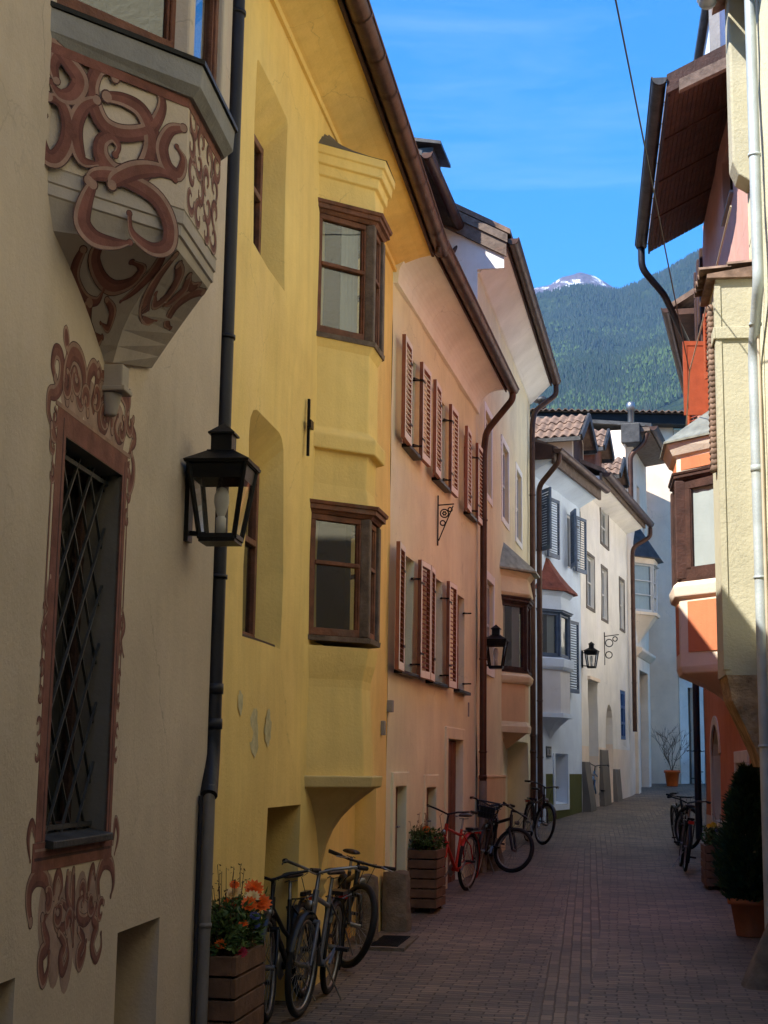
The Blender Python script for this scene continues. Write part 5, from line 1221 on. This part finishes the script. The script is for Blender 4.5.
    c.tube([bb+V((0, -.055, .093)), A+V((0, -.05, .04))], .004, 4); c.tube([bb+V((0, -.055, -.093)), A+V((0, -.05, -.04))], .004, 4)
    cr = c.build('crankset', M['alloy' if kind != 'mtb' else 'black_paint'], root, local=True)
    for sd, an in ((-1, -.6), (1, pi-.6)):
        p = MB(); p.box(bb+Y*.13*sd+V((.17*cos(an), 0, .17*sin(an))), X*.045, Y*.045, Z*.012); p.build('pedal', M['rubber'], cr, local=True)
    if rack:
        r = MB(); z = R+.37
        for y in (-.06, 0, .06): r.tube([V((-WB/2-.26, y, z)), V((-WB/2+.14, y, z)), ], .006, 6)
        r.tube([V((-WB/2-.26, -.06, z)), V((-WB/2-.26, .06, z))], .006, 6); r.tube([V((-WB/2+.14, -.06, z)), V((-WB/2+.14, .06, z))], .006, 6); r.tube([V((-WB/2+.14, 0, z)), st-V((0, 0, .08))], .006, 6)
        for sd in (-1, 1):
            for dx in (-.14, .04): r.tube([A+Y*.06*sd, V((-WB/2+dx, .06*sd, z))], .005, 6)
        r.box(V((-WB/2-.05, 0, z+.025)), X*.10, Y*.05, Z*.015); rk = r.build('rack', M['black_paint'], root, local=True)
        l = MB(); l.box(V((-WB/2-.275, 0, z-.02)), X*.012, Y*.04, Z*.022); l.build('rear_light', M['reflector_red'], rk, local=True)
    l = MB(); q = T(hb+V((.07, 0, .07))); l.lathe(q, (T(hb+X)-T(hb)), [(0, -.03), (.025, -.02), (.034, .025), (.03, .03), (0, .032)], 14); l.build('headlight', M['alloy'], root, local=True)
    l = MB(); l.tube([bb+V((-.1, .03, -.02)), V((-.22, .16, .02))], .008, 6); l.build('kickstand', M['alloy'], root, local=True)
    if basket:
        b = MB(); q = c0 = T(hb+V((.20, 0, .22)))
        for zz, w in ((-.10, .11), (-.03, .125), (.04, .14), (.11, .155)):
            p = [q+V((w*.8*a, w*bq, zz)) for a, bq in ((-1, -1), (1, -1), (1, 1), (-1, 1))]
            for i in range(4): b.tube([p[i], p[(i+1) % 4]], .006, 5)
        for i in range(7):
            t = -1+2*i/6
            for a, bq in ((t, -1), (t, 1), (-1, t), (1, t)): b.tube([q+V((.088*a, .11*bq, -.10)), q+V((.124*a, .155*bq, .11))], .0035, 4)
        b.box(q+V((0, 0, -.02)), X*.08, Y*.1, Z*.07); b.build('basket', M['black_paint'], root, local=True)
    return root

# ================================================================== PLANTERS, PLANTS, STONES
def planter(F, s0, s1, o0, o1, h, label, nb=6, pad=.0):
    c = F.P((s0+s1)/2, (o0+o1)/2, 0); z = gz(c.y)
    root = empty('wooden_planter', (c.x, c.y, z), label, 'planter', 'boarded wooden planters')
    bh = (h-.05)/nb
    for k in range(nb):
        b = MB(); za = z+.05+k*bh; zb = za+bh-.014; t = .03
        b.fbox(F, s0, s1, o1-t, o1, za, zb); b.fbox(F, s0, s1, o0, o0+t, za, zb); b.fbox(F, s0+.002, s0+t, o0+t, o1-t, za, zb); b.fbox(F, s1-t, s1-.002, o0+t, o1-t, za, zb)
        b.build('board', M['planter'], root, bevel=.004)
    b = MB()
    for a in (s0+.035, s1-.075):
        for q in (o0+.035, o1-.075): b.fbox(F, a, a+.04, q, q+.04, z, z+h-.03)
    b.build('corner_post', M['wood_dark'], root)
    b = MB(); b.fbox(F, s0+.033, s1-.033, o0+.033, o1-.033, z+h-.16, z+h-.06); b.build('soil', M['soil'], root)
    return root, V((c.x, c.y, z+h-.06))
def leafquad(mb, p, d, l, w, m=0):
    d = d.normalized(); x = d.cross(V((random.uniform(-1, 1), random.uniform(-1, 1), random.uniform(-1, 1)))).normalized(); y = d.cross(x)
    mb.add([p, p+d*l*.5+x*w/2+y*w*.15, p+d*l, p+d*l*.5-x*w/2+y*w*.15], [(0, 1, 2, 3)], m)
def rnd(): 
    while True:
        v = V((random.uniform(-1, 1), random.uniform(-1, 1), random.uniform(-1, 1)))
        if .05 < v.length < 1: return v
def flowers(F, c, ls, lo, label, blossoms, n=420, hgt=.22):
    root = empty('flowering_plants', c, label, 'flowers', 'flowers in the wooden planters')
    mb = MB(); st = MB()
    for k in range(n):
        a = random.uniform(-1, 1)*ls; b = random.uniform(-1, 1)*lo; hh = hgt*(.25+.75*random.random()**1.3)
        p = c+F.d*a+F.n*b+V((0, 0, hh)); d = rnd(); d.z = abs(d.z)*.7
        for j in range(3): leafquad(mb, p+rnd()*.035, d+rnd()*.7, random.uniform(.04, .075), .022, random.choice((0, 0, 1)))
        if k % 5 == 0: st.tube([c+F.d*a*.7+F.n*b*.7-V((0, 0, .02)), p], .003, 4)
    for k in range(26):
        a = random.uniform(-1, 1)*ls; b = random.uniform(-1, .2)*lo; p = c+F.d*a*.8+F.n*b*.8; q = p+V((random.uniform(-.06, .06), random.uniform(-.06, .06), hgt*random.uniform(1.1, 1.75)))
        st.tube([p, q], .0018, 3); 
        for j in range(3): leafquad(st, q+rnd()*.01, rnd(), .02, .008)
    mb.build('foliage', [M['foliage'], M['foliage_light']], root); st.build('stems', M['twig'], root)
    for (a, b, h, r, col) in blossoms:
        p = c+F.d*a+F.n*b+V((0, 0, h+.03)); r *= 1.15; f = MB(); ax = (V((random.uniform(-.3, .3), -.7, .7))).normalized()
        for ring in range(4):
            m = 13-ring*2
            for i in range(m):
                t = 2*pi*i/m+ring; e1 = ax.orthogonal().normalized(); e2 = ax.cross(e1); rad = (e1*cos(t)+e2*sin(t)); tl = .25+ring*.35
                l = r*(1-ring*.2); d = (rad+ax*tl).normalized(); wv = ax.cross(rad).normalized()*l*.26
                q = p+ax*(ring*.004); f.add([q, q+d*l*.6-wv, q+d*l, q+d*l*.6+wv], [(0, 1, 2, 3)])
        f.build('blossom', M[col], root)
    return root
def conifer(p, h, r, label):
    root = empty('potted_conifer', p, label, 'conifer')
    t = MB(); t.tube([p+V((0, 0, -.05)), p+V((0, 0, h*.5)), p+V((.01, 0, h*.9))], [.025, .018, .006], 8); t.build('trunk', M['twig'], root)
    m = MB(); st = MB()
    for k in range(12500):
        z = h*(random.random()**1.15)*.97+.03; t_ = z/h
        prof = min(1, .72+t_*1.6)*(1-t_**2.2)**.75 if t_ < 1 else 0
        a = random.uniform(0, 2*pi); nb = 1+.38*noise.noise(V((cos(a)*2.2, sin(a)*2.2, z*2.6)))+.25*noise.noise(V((cos(a)*6, sin(a)*6, z*7)))
        R_ = r*prof*nb; q = random.random()**.35; rr = R_*q+.01
        rad = V((cos(a), sin(a), 0)); pp = p+rad*rr+V((0, 0, z)); d = rad*.8+V((0, 0, .7))+rnd()*.6
        leafquad(m, pp, d, random.uniform(.05, .12), random.uniform(.012, .026))
    m.build('crown', M['conifer'], root); return root
def pot(p, r, h, label, mt='terracotta'):
    root = empty('plant_pot', p, label, 'plant pot')
    m = MB(); m.lathe(p, (0, 0, 1), [(0, 0), (r*.72, 0), (r*.74, .01), (r*.95, h*.82), (r*1.08, h*.83), (r*1.1, h*.98), (r*1.02, h), (r*.96, h*.97), (r*.9, h*.8), (0, h*.8)], 28); m.build('pot', M[mt], root)
    s = MB(); s.lathe(p+V((0, 0, h*.85)), (0, 0, 1), [(0, .0), (r*.93, 0)], 20); s.build('soil', M['soil'], root); return root
def stone(F, s, o, w, d, h, label, lean=0., taper=.8, seed=0):
    c = F.P(s, o, 0); z = gz(c.y)-.03
    m = MB(); n = 14; R = []
    for i in range(8):
        t = i/7; k = 1-(1-taper)*t; ring = []
        if i == 7: k *= .95
        for j in range(n):
            a = 2*pi*j/n; ex = 4.5; ca, sa = cos(a), sin(a); q = (abs(ca)**ex+abs(sa)**ex)**(-1/ex)
            nn = 1+.09*noise.noise(V((ca*1.5+seed, sa*1.5, t*3)))
            ring.append(F.P(s+w/2*k*q*ca*nn, o-(d*.5*(1-k)*lean)+d/2*k*q*sa*nn, z+h*t*(1+.03*sin(a*2+seed))))
        R.append(ring)
    m.loft(R, smooth=True); o = m.build('guard_stone', M['stone'], bevel=.012)
    tag(o, label, 'guard stone', 'stone guard posts along the walls'); return o
def bare_shrub(p, h, label):
    root = empty('bare_shrub', p, label, 'shrub'); m = MB()
    def br(a, d, l, r, n):
        pts = [a]; q = a
        for i in range(4): q = q+(d+rnd()*.25).normalized()*l/4; pts.append(q)
        m.tube(pts, [r*(1-.12*i) for i in range(5)], 5)
        if n:
            for k in range(3): br(pts[random.choice((2, 3, 4))], (d+rnd()*.9+V((0, 0, .2))).normalized(), l*.65, r*.6, n-1)
    for k in range(5): br(p, (V((0, 0, 1))+rnd()*.55).normalized(), h*.5, .014, 3)
    m.build('branches', M['twig'], root)
    l = MB()
    for k in range(60): leafquad(l, p+V((random.gauss(0, .13), random.gauss(0, .13), random.uniform(.0, h*.35))), rnd(), .05, .02)
    l.build('foliage', M['foliage'], root); return root
# ------------------------------------------------------------------ ground, street
def grid_mesh(name, xs, ys, zf, mt, kind='structure', smooth=True):
    me = bpy.data.meshes.new(name); nx = len(xs)
    me.from_pydata([(x, y, zf(x, y)) for y in ys for x in xs], [], [(j*nx+i, j*nx+i+1, (j+1)*nx+i+1, (j+1)*nx+i) for j in range(len(ys)-1) for i in range(nx-1)])
    for p in me.polygons: p.use_smooth = smooth
    me.materials.append(mt); o = bpy.data.objects.new(name, me); COL.objects.link(o); o['kind'] = kind; return o
M['ground'] = mat('valley grass', (.06, .08, .03), .95, var=.3, scale=.01, bump=0)
xs = [-9000, -2000, -500, -100, -30, -12, 16, 40, 100, 500, 2000, 9000]
ys = [-9000, -2000, -300, -60, -40, 11, 15, 18, 20.9, 25, 30, 33, 36, 40, 44.3, 52, 70, 200, 700, 3000, 9000]
grid_mesh('ground', xs, ys, lambda x, y: gz(y)-.012, M['ground'])
ysr = [-30+i*.5 for i in range(0, 190)]
grid_mesh('street', [-7+i*.7 for i in range(36)], ysr, lambda x, y: gz(y)+.012*noise.noise(V((x*.6, y*.6, 0)))*0+.0, M['setts'])
def strip(name, path, w, mt, dz):
    me = bpy.data.meshes.new(name); vs = []; P = catmull(path, 12)
    for i, p in enumerate(P):
        d = (P[min(i+1, len(P)-1)]-P[max(i-1, 0)]).normalized(); e = V((-d.y, d.x))
        for k in (-1, 1): q = p+e*w*k/2; vs.append((q.x, q.y, gz(q.y)+dz))
    me.from_pydata(vs, [], [(2*i+1, 2*i, 2*i+2, 2*i+3) for i in range(len(P)-1)]); me.materials.append(mt)
    o = bpy.data.objects.new(name, me); COL.objects.link(o); o['kind'] = 'structure'; return o
strip('street_channel', [(.2, -10), (.45, 3), (.98, 9), (1.17, 10.2), (2.0, 15), (2.85, 20.5), (3.9, 26), (5.6, 31.5), (7.4, 37), (9.0, 42.5)], .40, M['setts_long'], .005)
def drain():
    m = MB(); s0, s1 = -1.5, -.5
    m.fbox(FY, s0, s1, .02, .42, gz(14.2)-.06, gz(14.2)+.012); a = m.build('cellar_grate_frame', M['stone']); tag(a, 'pale stone kerb round a sunken cellar grating by the yellow house', 'grating')
    g = MB(); 
    for i in range(12): g.fbox(FY, s0+.1+i*.07, s0+.13+i*.07, .09, .35, gz(14.2)+.012, gz(14.2)+.02)
    g.build('grate', M['iron'], None).parent = a
drain()

HS = [cream_house(), yellow_house(), peach_house(), apricot_house(), white_house(), pale_house(), grey_house(), far_house(), corner_house(), orange_house(), near_house(), back_house()]

# downpipes at the cream / yellow corner
def corner_pipes():
    F = FC
    root = empty('dark_downpipe', F.P(-.12, .08, 0), 'fat black downpipe where the cream house meets the yellow house, bent in near the ground', 'downpipe')
    pipe([F.P(-.33, .01, 8.0), F.P(-.33, .01, 1.72), F.P(-.52, .045, 1.50)], .050, root, 'pipe_dark', name='upper_pipe', clips=(6.3, 4.2, 2.75), rings=(2.1, 1.9))
    pipe([F.P(-.50, .045, 1.56), F.P(-.50, .04, .0)], .034, root, 'pipe_grey', name='lower_pipe', clips=(.8,))
    pipe([F.P(-.60, .02, 1.5), F.P(-.60, .02, .0)], .014, root, 'pipe_dark', name='conduit')
corner_pipes()

lantern(FC, -1.08, 2.86, .19, .98, 'large black wall lantern with a bulb, on the cream house beside the fat downpipe')
lantern(FA, .35, 3.12, .24, .95, 'black wall lantern on the apricot house beside the brown downpipe')
lantern(F2, .10, 3.95, .22, .88, 'black wall lantern on the bluish white house corner past the red tiled oriel')
lantern(FQ, .15, 4.55, .30, 1.2, 'small distant wall lantern glimpsed under the orange oriel')

# bicycles
bike((-.45, 10.8), 189, 'pale silver city bicycle in front of the group, front wheel towards the viewer', 'silver_paint', kind='city', steer=-5, lean=-5)
bike((-.63, 10.62), 190, 'dark city bicycle closest to the yellow wall, behind the flower planter', 'black_paint', kind='step', steer=6, lean=3)
bike((-.34, 12.95), 172, 'black mountain bicycle with its front wheel turned, last of the group by the yellow oriel', 'black_paint', kind='mtb', steer=20, lean=-9, rack=False, fender=False)
bike((.86, 17.8), 203, 'bright red bicycle standing beside the flower planter at the peach house', 'red_paint', kind='city', steer=10, lean=-4)
bike((1.40, 20.65), 190, 'black bicycle with a black front basket by the brown downpipe', 'black_paint', kind='city', steer=0, lean=-10, basket=True)
bike((1.62, 21.2), 162, 'black mountain bicycle leaning with its front wheel turned across the street', 'black_paint', kind='mtb', steer=36, lean=-10, rack=False, fender=False, R=.31)
bike((2.62, 25.3), 172, 'black bicycle leaning by the arched door of the bluish white house', 'black_paint', kind='city', steer=14, lean=-6)
bike((5.02, 35.0), 200, 'blue bicycle between the sloping stone buttresses', 'cyan_paint', kind='city', steer=8, lean=-6)
bike((4.36, 21.6), 8, 'dark bicycle against the orange wall just past the planter on the right', 'black_paint', kind='city', steer=0, lean=7)
bike((5.05, 24.9), 182, 'black bicycle behind another, beyond the orange house corner', 'black_paint', kind='mtb', steer=30, lean=6, rack=False)
bike((9.45, 44.3), 190, 'black bicycle far down the street by the light grey corner house', 'black_paint', kind='city', steer=0, lean=0)

# planters
r, c = planter(FY, -6.66, -5.97, .0, .23, .64, 'wooden planter of wide boards in the left foreground', 5)
c = FY.P(-6.31, .12, c.z)
flowers(FY, c, .32, .11, 'mixed orange and cream flowers growing in the foreground planter', [(-.28, .0, .07, .035, 'fl_orange'), (-.3, -.10, .06, .03, 'fl_orange'), (.0, -.03, .26, .05, 'fl_orange'), (-.02, .0, .33, .045, 'fl_cream'), (.16, .07, .34, .058, 'fl_orange'), (.14, .12, .26, .062, 'fl_orange'), (-.05, .1, .27, .05, 'fl_orange'), (-.22, .10, .02, .04, 'fl_pink'), (.0, .12, .2, .03, 'fl_blue'), (.1, .1, .14, .03, 'fl_blue'), (-.1, .02, .38, .03, 'fl_orange'), (.22, .09, .26, .045, 'fl_orange'), (.05, .09, .30, .045, 'fl_cream'), (.2, .02, .2, .04, 'fl_yellow'), (-.12, .08, .16, .035, 'fl_orange'), (.26, .06, .14, .035, 'fl_pink')], n=520, hgt=.30)
r, c = planter(FP, 1.05, 1.62, .02, .34, .66, 'wooden planter beside the red bicycle at the peach house', 6)
flowers(FP, c, .25, .14, 'red and white flowers growing in the planter beside the red bicycle', [(-.05, 0, .22, .045, 'fl_orange'), (.02, .06, .2, .04, 'fl_cream'), (-.1, .1, .12, .035, 'fl_pink'), (.1, .1, .15, .03, 'fl_cream')], n=330, hgt=.24)
r, c = planter(FR, 4.4, 5.1, .03, .46, .55, 'wooden planter on the right beside the potted conifer', 5)
flowers(FR, c, .3, .18, 'yellow and blue flowers growing in the planter on the right', [(-.1, .08, .26, .045, 'fl_yellow'), (-.02, .12, .24, .045, 'fl_yellow'), (.05, 0, .25, .035, 'fl_cream'), (-.2, .05, .2, .03, 'fl_blue')], n=380, hgt=.26)
# conifer in its pot
q = V((3.66, 14.8, gz(14.8)+.004)); pot(q, .215, .36, 'terracotta pot holding the dark conifer on the right'); conifer(q+V((0, 0, .30)), 1.30, .27, 'dark dense conifer standing in the terracotta pot')
q = V((8.55, 43.6, gz(43.6)+.004)); pot(q, .22, .46, 'glazed orange pot far away at the end of the street', 'orange_pot'); bare_shrub(q+V((0, 0, .38)), 1.5, 'bare twiggy shrub in the orange pot at the end of the street')
# guard stones
stone(FP, -.10, .14, .30, .28, .58, 'squared upright guard stone at the corner of the peach house', seed=1, taper=.88)
stone(FY, -1.0, .0, .30, .20, .62, 'guard stone at the door of the yellow house, behind the mountain bicycle', seed=2, taper=.9)
stone(FA, .45, .16, .5, .4, .45, 'low rounded guard stone under the lantern of the apricot house', seed=3, taper=.6)
stone(FN, -1.62, .26, .42, .42, .60, 'slanting guard stone at the right edge in front of the conifer', seed=4, taper=.35, lean=1)
stone(FR, 6.4, .15, .4, .30, .42, 'small guard stone between the right planter and the dark bicycle', seed=5, taper=.6)

# cables
def cable(pts, r, name, label, mt='cable', sag=0.):
    m = MB(); P = []
    for a, b in zip(pts, pts[1:]):
        a, b = V(a), V(b)
        for i in range(12): t = i/12; P.append(a.lerp(b, t)-V((0, 0, sag*4*t*(1-t))))
    P.append(V(pts[-1])); m.tube(P, r, 5); o = m.build(name, M[mt]); tag(o, label, 'cable'); return o

# ------------------------------------------------------------------ mountains
def mountain(name, azs, prof, r0, r1, nr, mt, amp, seed, back=1.25):
    """prof(az) = ridge elevation angle tangent"""
    vs = []; na = len(azs)
    for j in range(nr+1):
        t = j/nr
        for az in azs:
            a = radians(az); r = r0+(r1-r0)*t
            if t <= .85: k = (t/.85); h = prof(az)*(r0+(r1-r0)*.85)*(k**1.15)
            else: h = prof(az)*(r0+(r1-r0)*.85)*(1-(t-.85)/.15*.5)
            x, y = r*sin(a), r*cos(a)
            w = min(1, t*3)*(1 if t < .8 else max(0, (1-abs(t-.85)/.15)*.25+.0) if t > .8 else 1)
            w = min(w, 1)
            h += amp*w*(noise.fractal(V((x/700+seed, y/700, seed)), 1.0, 2.1, 6)+.0)
            vs.append((x, y, max(0, h)))
    me = bpy.data.meshes.new(name); me.from_pydata(vs, [], [(j*na+i, j*na+i+1, (j+1)*na+i+1, (j+1)*na+i) for j in range(nr) for i in range(na-1)])
    for p in me.polygons: p.use_smooth = True
    me.materials.append(mt); o = bpy.data.objects.new(name, me); COL.objects.link(o); o['kind'] = 'structure'; return o
def lerp_tab(T, x):
    if x <= T[0][0]: return T[0][1]
    for a, b in zip(T, T[1:]):
        if x <= b[0]: return a[1]+(b[1]-a[1])*(x-a[0])/(b[0]-a[0])
    return T[-1][1]
def el(py): # tangent of elevation for an image row near the mountain
    return math.tan(atan((512-py)/1466)+atan(255/1466))
def az(px): return math.degrees(atan((px-384)/1466/cos(atan(255/1466)) ))
def azp(px, py):
    yu = (512-py)/1466; p = atan(255/1466); return math.degrees(atan(((px-384)/1466-.0145*yu)/(cos(p)-sin(p)*yu)))
def prof_from(T):
    t = sorted((azp(px, py), el(py)*cos(radians(azp(px, py)))) for px, py in T)
    return lambda a: lerp_tab(t, a)
near = prof_from([(-900, 520), (-300, 460), (100, 410), (400, 372), (470, 312), (530, 291), (555, 285), (575, 280), (592, 281), (606, 285), (620, 286), (640, 279), (665, 268), (690, 254), (720, 240), (780, 225), (900, 215), (1100, 240), (1500, 330), (2100, 420)])
far = prof_from([(-900, 450), (-200, 400), (200, 340), (430, 310), (515, 290), (535, 285), (550, 283), (562, 275), (580, 270), (595, 273), (610, 281), (625, 290), (680, 300), (900, 320), (1500, 400)])

def mountain_mat(name, snow=False):
    m = bpy.data.materials.new(name); m.use_nodes = True; nt = m.node_tree; N = nt.nodes; L = nt.links; b = N['Principled BSDF']
    b.inputs['Roughness'].default_value = .95; b.inputs['Specular IOR Level'].default_value = .1
    tc = N.new('ShaderNodeTexCoord')
    def nz(s, d=8, r=.65):
        n = N.new('ShaderNodeTexNoise'); n.inputs['Scale'].default_value = s; n.inputs['Detail'].default_value = d; n.inputs['Roughness'].default_value = r
        L.new(tc.outputs['Object'], n.inputs['Vector']); return n.outputs['Fac']
    def rp(f, *st):
        r = N.new('ShaderNodeValToRGB'); e = r.color_ramp.elements
        while len(e) < len(st): e.new(.5)
        for x, (p, c) in zip(e, st): x.position = p; x.color = (*c, 1)
        L.new(f, r.inputs[0]); return r.outputs[0]
    f1 = nz(.004); f2 = nz(.05, 6, .75)
    g = rp(f2, (.35, (.010, .020, .010)), (.55, (.03, .05, .02)), (.7, (.07, .085, .035)))
    out = g
    if snow:
        sep = N.new('ShaderNodeSeparateXYZ'); L.new(tc.outputs['Object'], sep.inputs[0])
        def hmask(a, bb, k=220):
            mm = N.new('ShaderNodeMath'); mm.operation = 'MULTIPLY_ADD'; L.new(f1, mm.inputs[0]); mm.inputs[1].default_value = k*2; L.new(sep.outputs['Z'], mm.inputs[2])
            r = N.new('ShaderNodeMapRange'); r.inputs[1].default_value = a+k; r.inputs[2].default_value = bb+k; L.new(mm.outputs[0], r.inputs[0]); return r.outputs[0]
        rock = rp(f2, (.3, (.05, .038, .04)), (.6, (.13, .09, .085)), (.75, (.20, .15, .13)))
        mx = N.new('ShaderNodeMix'); mx.data_type = 'RGBA'; L.new(hmask(1780, 1980), mx.inputs[0]); L.new(out, mx.inputs[6]); L.new(rock, mx.inputs[7]); out = mx.outputs[2]
        sn = rp(nz(.011, 9, .7), (.53, (0, 0, 0)), (.60, (1, 1, 1)))
        mu = N.new('ShaderNodeMath'); mu.operation = 'MULTIPLY'; L.new(sn, mu.inputs[0]); L.new(hmask(1830, 1950, 80), mu.inputs[1])
        mx = N.new('ShaderNodeMix'); mx.data_type = 'RGBA'; L.new(mu.outputs[0], mx.inputs[0]); L.new(out, mx.inputs[6]); mx.inputs[7].default_value = (.85, .87, .9, 1); out = mx.outputs[2]
    L.new(out, b.inputs['Base Color'])
    bp = N.new('ShaderNodeBump'); bp.inputs['Strength'].default_value = 1; bp.inputs['Distance'].default_value = 12; L.new(f2, bp.inputs['Height']); L.new(bp.outputs[0], b.inputs['Normal'])
    return m
azs = [-45+i*1.2 for i in range(38)]+[1+i*.12 for i in range(130)]+[16.8+i*1.2 for i in range(36)]
mA = mountain('mountain', azs, near, 700, 4200, 130, mountain_mat('forested slope'), 75, 3.3)
mB = mountain('mountain', azs, far, 3800, 7600, 110, mountain_mat('rocky peak', True), 90, 9.1)

def forest():
    me = mA.data; vs = me.vertices; na = len(azs); V_ = []; F_ = []; mi = []
    rs = random.Random(3); nr = 130
    dens = 0
    while dens < 75000:
        i = rs.uniform(38, 38+128); j = rs.uniform(.38*nr, .89*nr)
        i0, j0 = int(i), int(j); a, b = i-i0, j-j0
        p = (vs[j0*na+i0].co*(1-a)+vs[j0*na+i0+1].co*a)*(1-b)+(vs[(j0+1)*na+i0].co*(1-a)+vs[(j0+1)*na+i0+1].co*a)*b
        dens += 1
        cl = noise.fractal(V((p.x/240, p.y/240, 1)), 1., 2., 4); c2 = noise.noise(V((p.x/60, p.y/60, 4)))
        if cl+c2*.6+rs.uniform(-.4, .4) < -.55: continue
        h = rs.uniform(6, 15); w = h*rs.uniform(.15, .22); k = len(V_); rot = rs.uniform(0, 6)
        light = cl*.9+rs.uniform(-.35, .35) > .28 and p.z < 1050
        if light: w *= 1.45; h *= .8
        V_.append((p.x, p.y, p.z+h))
        for q in range(5): t = rot+2*pi*q/5; V_.append((p.x+w*cos(t), p.y+w*sin(t), p.z+h*(.28 if light else .05)))
        for q in range(5): F_.append((k, k+1+q, k+1+(q+1) % 5)); mi.append(1 if light else (2 if rs.random() < .35 else 0))
    m = bpy.data.meshes.new('forest'); m.from_pydata(V_, [], F_)
    for mt in (mat('spruce', (.018, .038, .016), .95, bump=0), mat('larch', (.05, .085, .022), .95, bump=0), mat('grey spruce', (.035, .05, .03), .95, bump=0)): m.materials.append(mt)
    m.polygons.foreach_set('material_index', mi)
    o = bpy.data.objects.new('forest', m); COL.objects.link(o); o['kind'] = 'stuff'; o['label'] = 'conifer forest covering the mountain slope behind the roofs'; o['category'] = 'forest'
forest()

def haze():
    m = bpy.data.materials.new('haze air'); m.use_nodes = True; nt = m.node_tree; nt.nodes.clear()
    o = nt.nodes.new('ShaderNodeOutputMaterial'); v = nt.nodes.new('ShaderNodeVolumePrincipled')
    v.inputs['Density'].default_value = HAZE; v.inputs['Color'].default_value = (.30, .55, 1, 1); v.inputs['Anisotropy'].default_value = .1
    nt.links.new(v.outputs[0], o.inputs['Volume'])
    mb = MB(); mb.box(V((0, 0, 1299)), V((9500, 0, 0)), V((0, 9500, 0)), V((0, 0, 1301.5)))
    b = mb.build('haze', m); b['kind'] = 'stuff'; b['label'] = 'thin blue air between the street and the mountains'; b['category'] = 'haze'
HAZE = 7e-5
haze()

# ------------------------------------------------------------------ overhead cables
cable([FA.P(2.5, .05, 14.5), FR.P(7.5, .85, 8.6), ], .012, 'overhead_cable', 'dark cable hanging across the sky to the wooden eaves on the right', sag=.1) if False else None
c1 = cable([(-1.5, -2.3, 6.85), FR.P(4.0, .55, 6.76)], .007, 'overhead_cable', 'thin dark cable crossing the sky down to the eaves on the right', sag=-.03)
c2 = cable([FN.P(.02, .2, 7.1), FR.P(4.0, .55, 6.75), FR.P(8.5, .35, 6.3)], .009, 'overhead_rope', 'pale cord running from the pale yellow house past the open shutter', 'rope', sag=.03)

# ------------------------------------------------------------------ light
TS = V((-.574, -.412, .707)).normalized()
sun = bpy.data.lights.new('sun', 'SUN'); sun.energy = SUN_E; sun.angle = radians(.53); sun.color = (1, .94, .85)
so = bpy.data.objects.new('sun', sun); COL.objects.link(so); so.rotation_euler = TS.to_track_quat('Z', 'Y').to_euler(); so.location = (-20, -10, 40)
w = bpy.data.worlds.new('World'); scene.world = w; w.use_nodes = True; nt = w.node_tree; N = nt.nodes; L = nt.links
bg = N['Background']; sk = N.new('ShaderNodeTexSky'); sk.sky_type = 'NISHITA'; sk.sun_disc = False
sk.sun_elevation = math.asin(TS.z); sk.sun_rotation = atan2(TS.x, TS.y); sk.altitude = 600; sk.air_density = 1.0; sk.dust_density = .1; sk.ozone_density = 5.0
tc = N.new('ShaderNodeTexCoord'); mp = N.new('ShaderNodeMapping'); mp.inputs['Scale'].default_value = (2.2, 2.2, 17); mp.inputs['Rotation'].default_value = (0, radians(7), 0)
L.new(tc.outputs['Generated'], mp.inputs[0])
cn = N.new('ShaderNodeTexNoise'); cn.inputs['Scale'].default_value = 1.5; cn.inputs['Detail'].default_value = 9; cn.inputs['Roughness'].default_value = .62; cn.inputs['Distortion'].default_value = .4; L.new(mp.outputs[0], cn.inputs['Vector'])
cr = N.new('ShaderNodeValToRGB'); cr.color_ramp.elements[0].position = .50; cr.color_ramp.elements[1].position = .82; cr.color_ramp.elements[1].color = (.14, .14, .14, 1); L.new(cn.outputs['Fac'], cr.inputs[0])
mx = N.new('ShaderNodeMix'); mx.data_type = 'RGBA'; L.new(cr.outputs[0], mx.inputs[0]); L.new(sk.outputs[0], mx.inputs[6]); mx.inputs[7].default_value = (4.2, 4.8, 5.4, 1)
hs = N.new('ShaderNodeHueSaturation'); hs.inputs['Saturation'].default_value = 1.38; L.new(sk.outputs[0], hs.inputs['Color']); L.new(hs.outputs[0], mx.inputs[6])
L.new(mx.outputs[2], bg.inputs['Color']); bg.inputs['Strength'].default_value = SKY_S

# ------------------------------------------------------------------ camera
cam = bpy.data.cameras.new('camera'); cam.sensor_fit = 'VERTICAL'; cam.sensor_height = 36; cam.lens = 36*1466/1024; cam.clip_start = .05; cam.clip_end = 30000
co = bpy.data.objects.new('camera', cam); COL.objects.link(co)
co.matrix_world = Matrix.Translation((0, 0, CAMZ)) @ Matrix.Rotation(pi/2+atan(255/1466), 4, 'X') @ Matrix.Rotation(.0145, 4, 'Z')
scene.camera = co
vs = scene.view_settings; vs.view_transform = 'Standard'; vs.look = 'None'; vs.gamma = 1; vs.use_curve_mapping = False; vs.exposure = EXPO
cy = scene.cycles; cy.max_bounces = 10; cy.diffuse_bounces = 7; cy.glossy_bounces = 4; cy.transparent_max_bounces = 12; cy.use_denoising = True; cy.volume_bounces = 0; cy.sample_clamp_indirect = 8
cy.caustics_reflective = False; cy.caustics_refractive = False
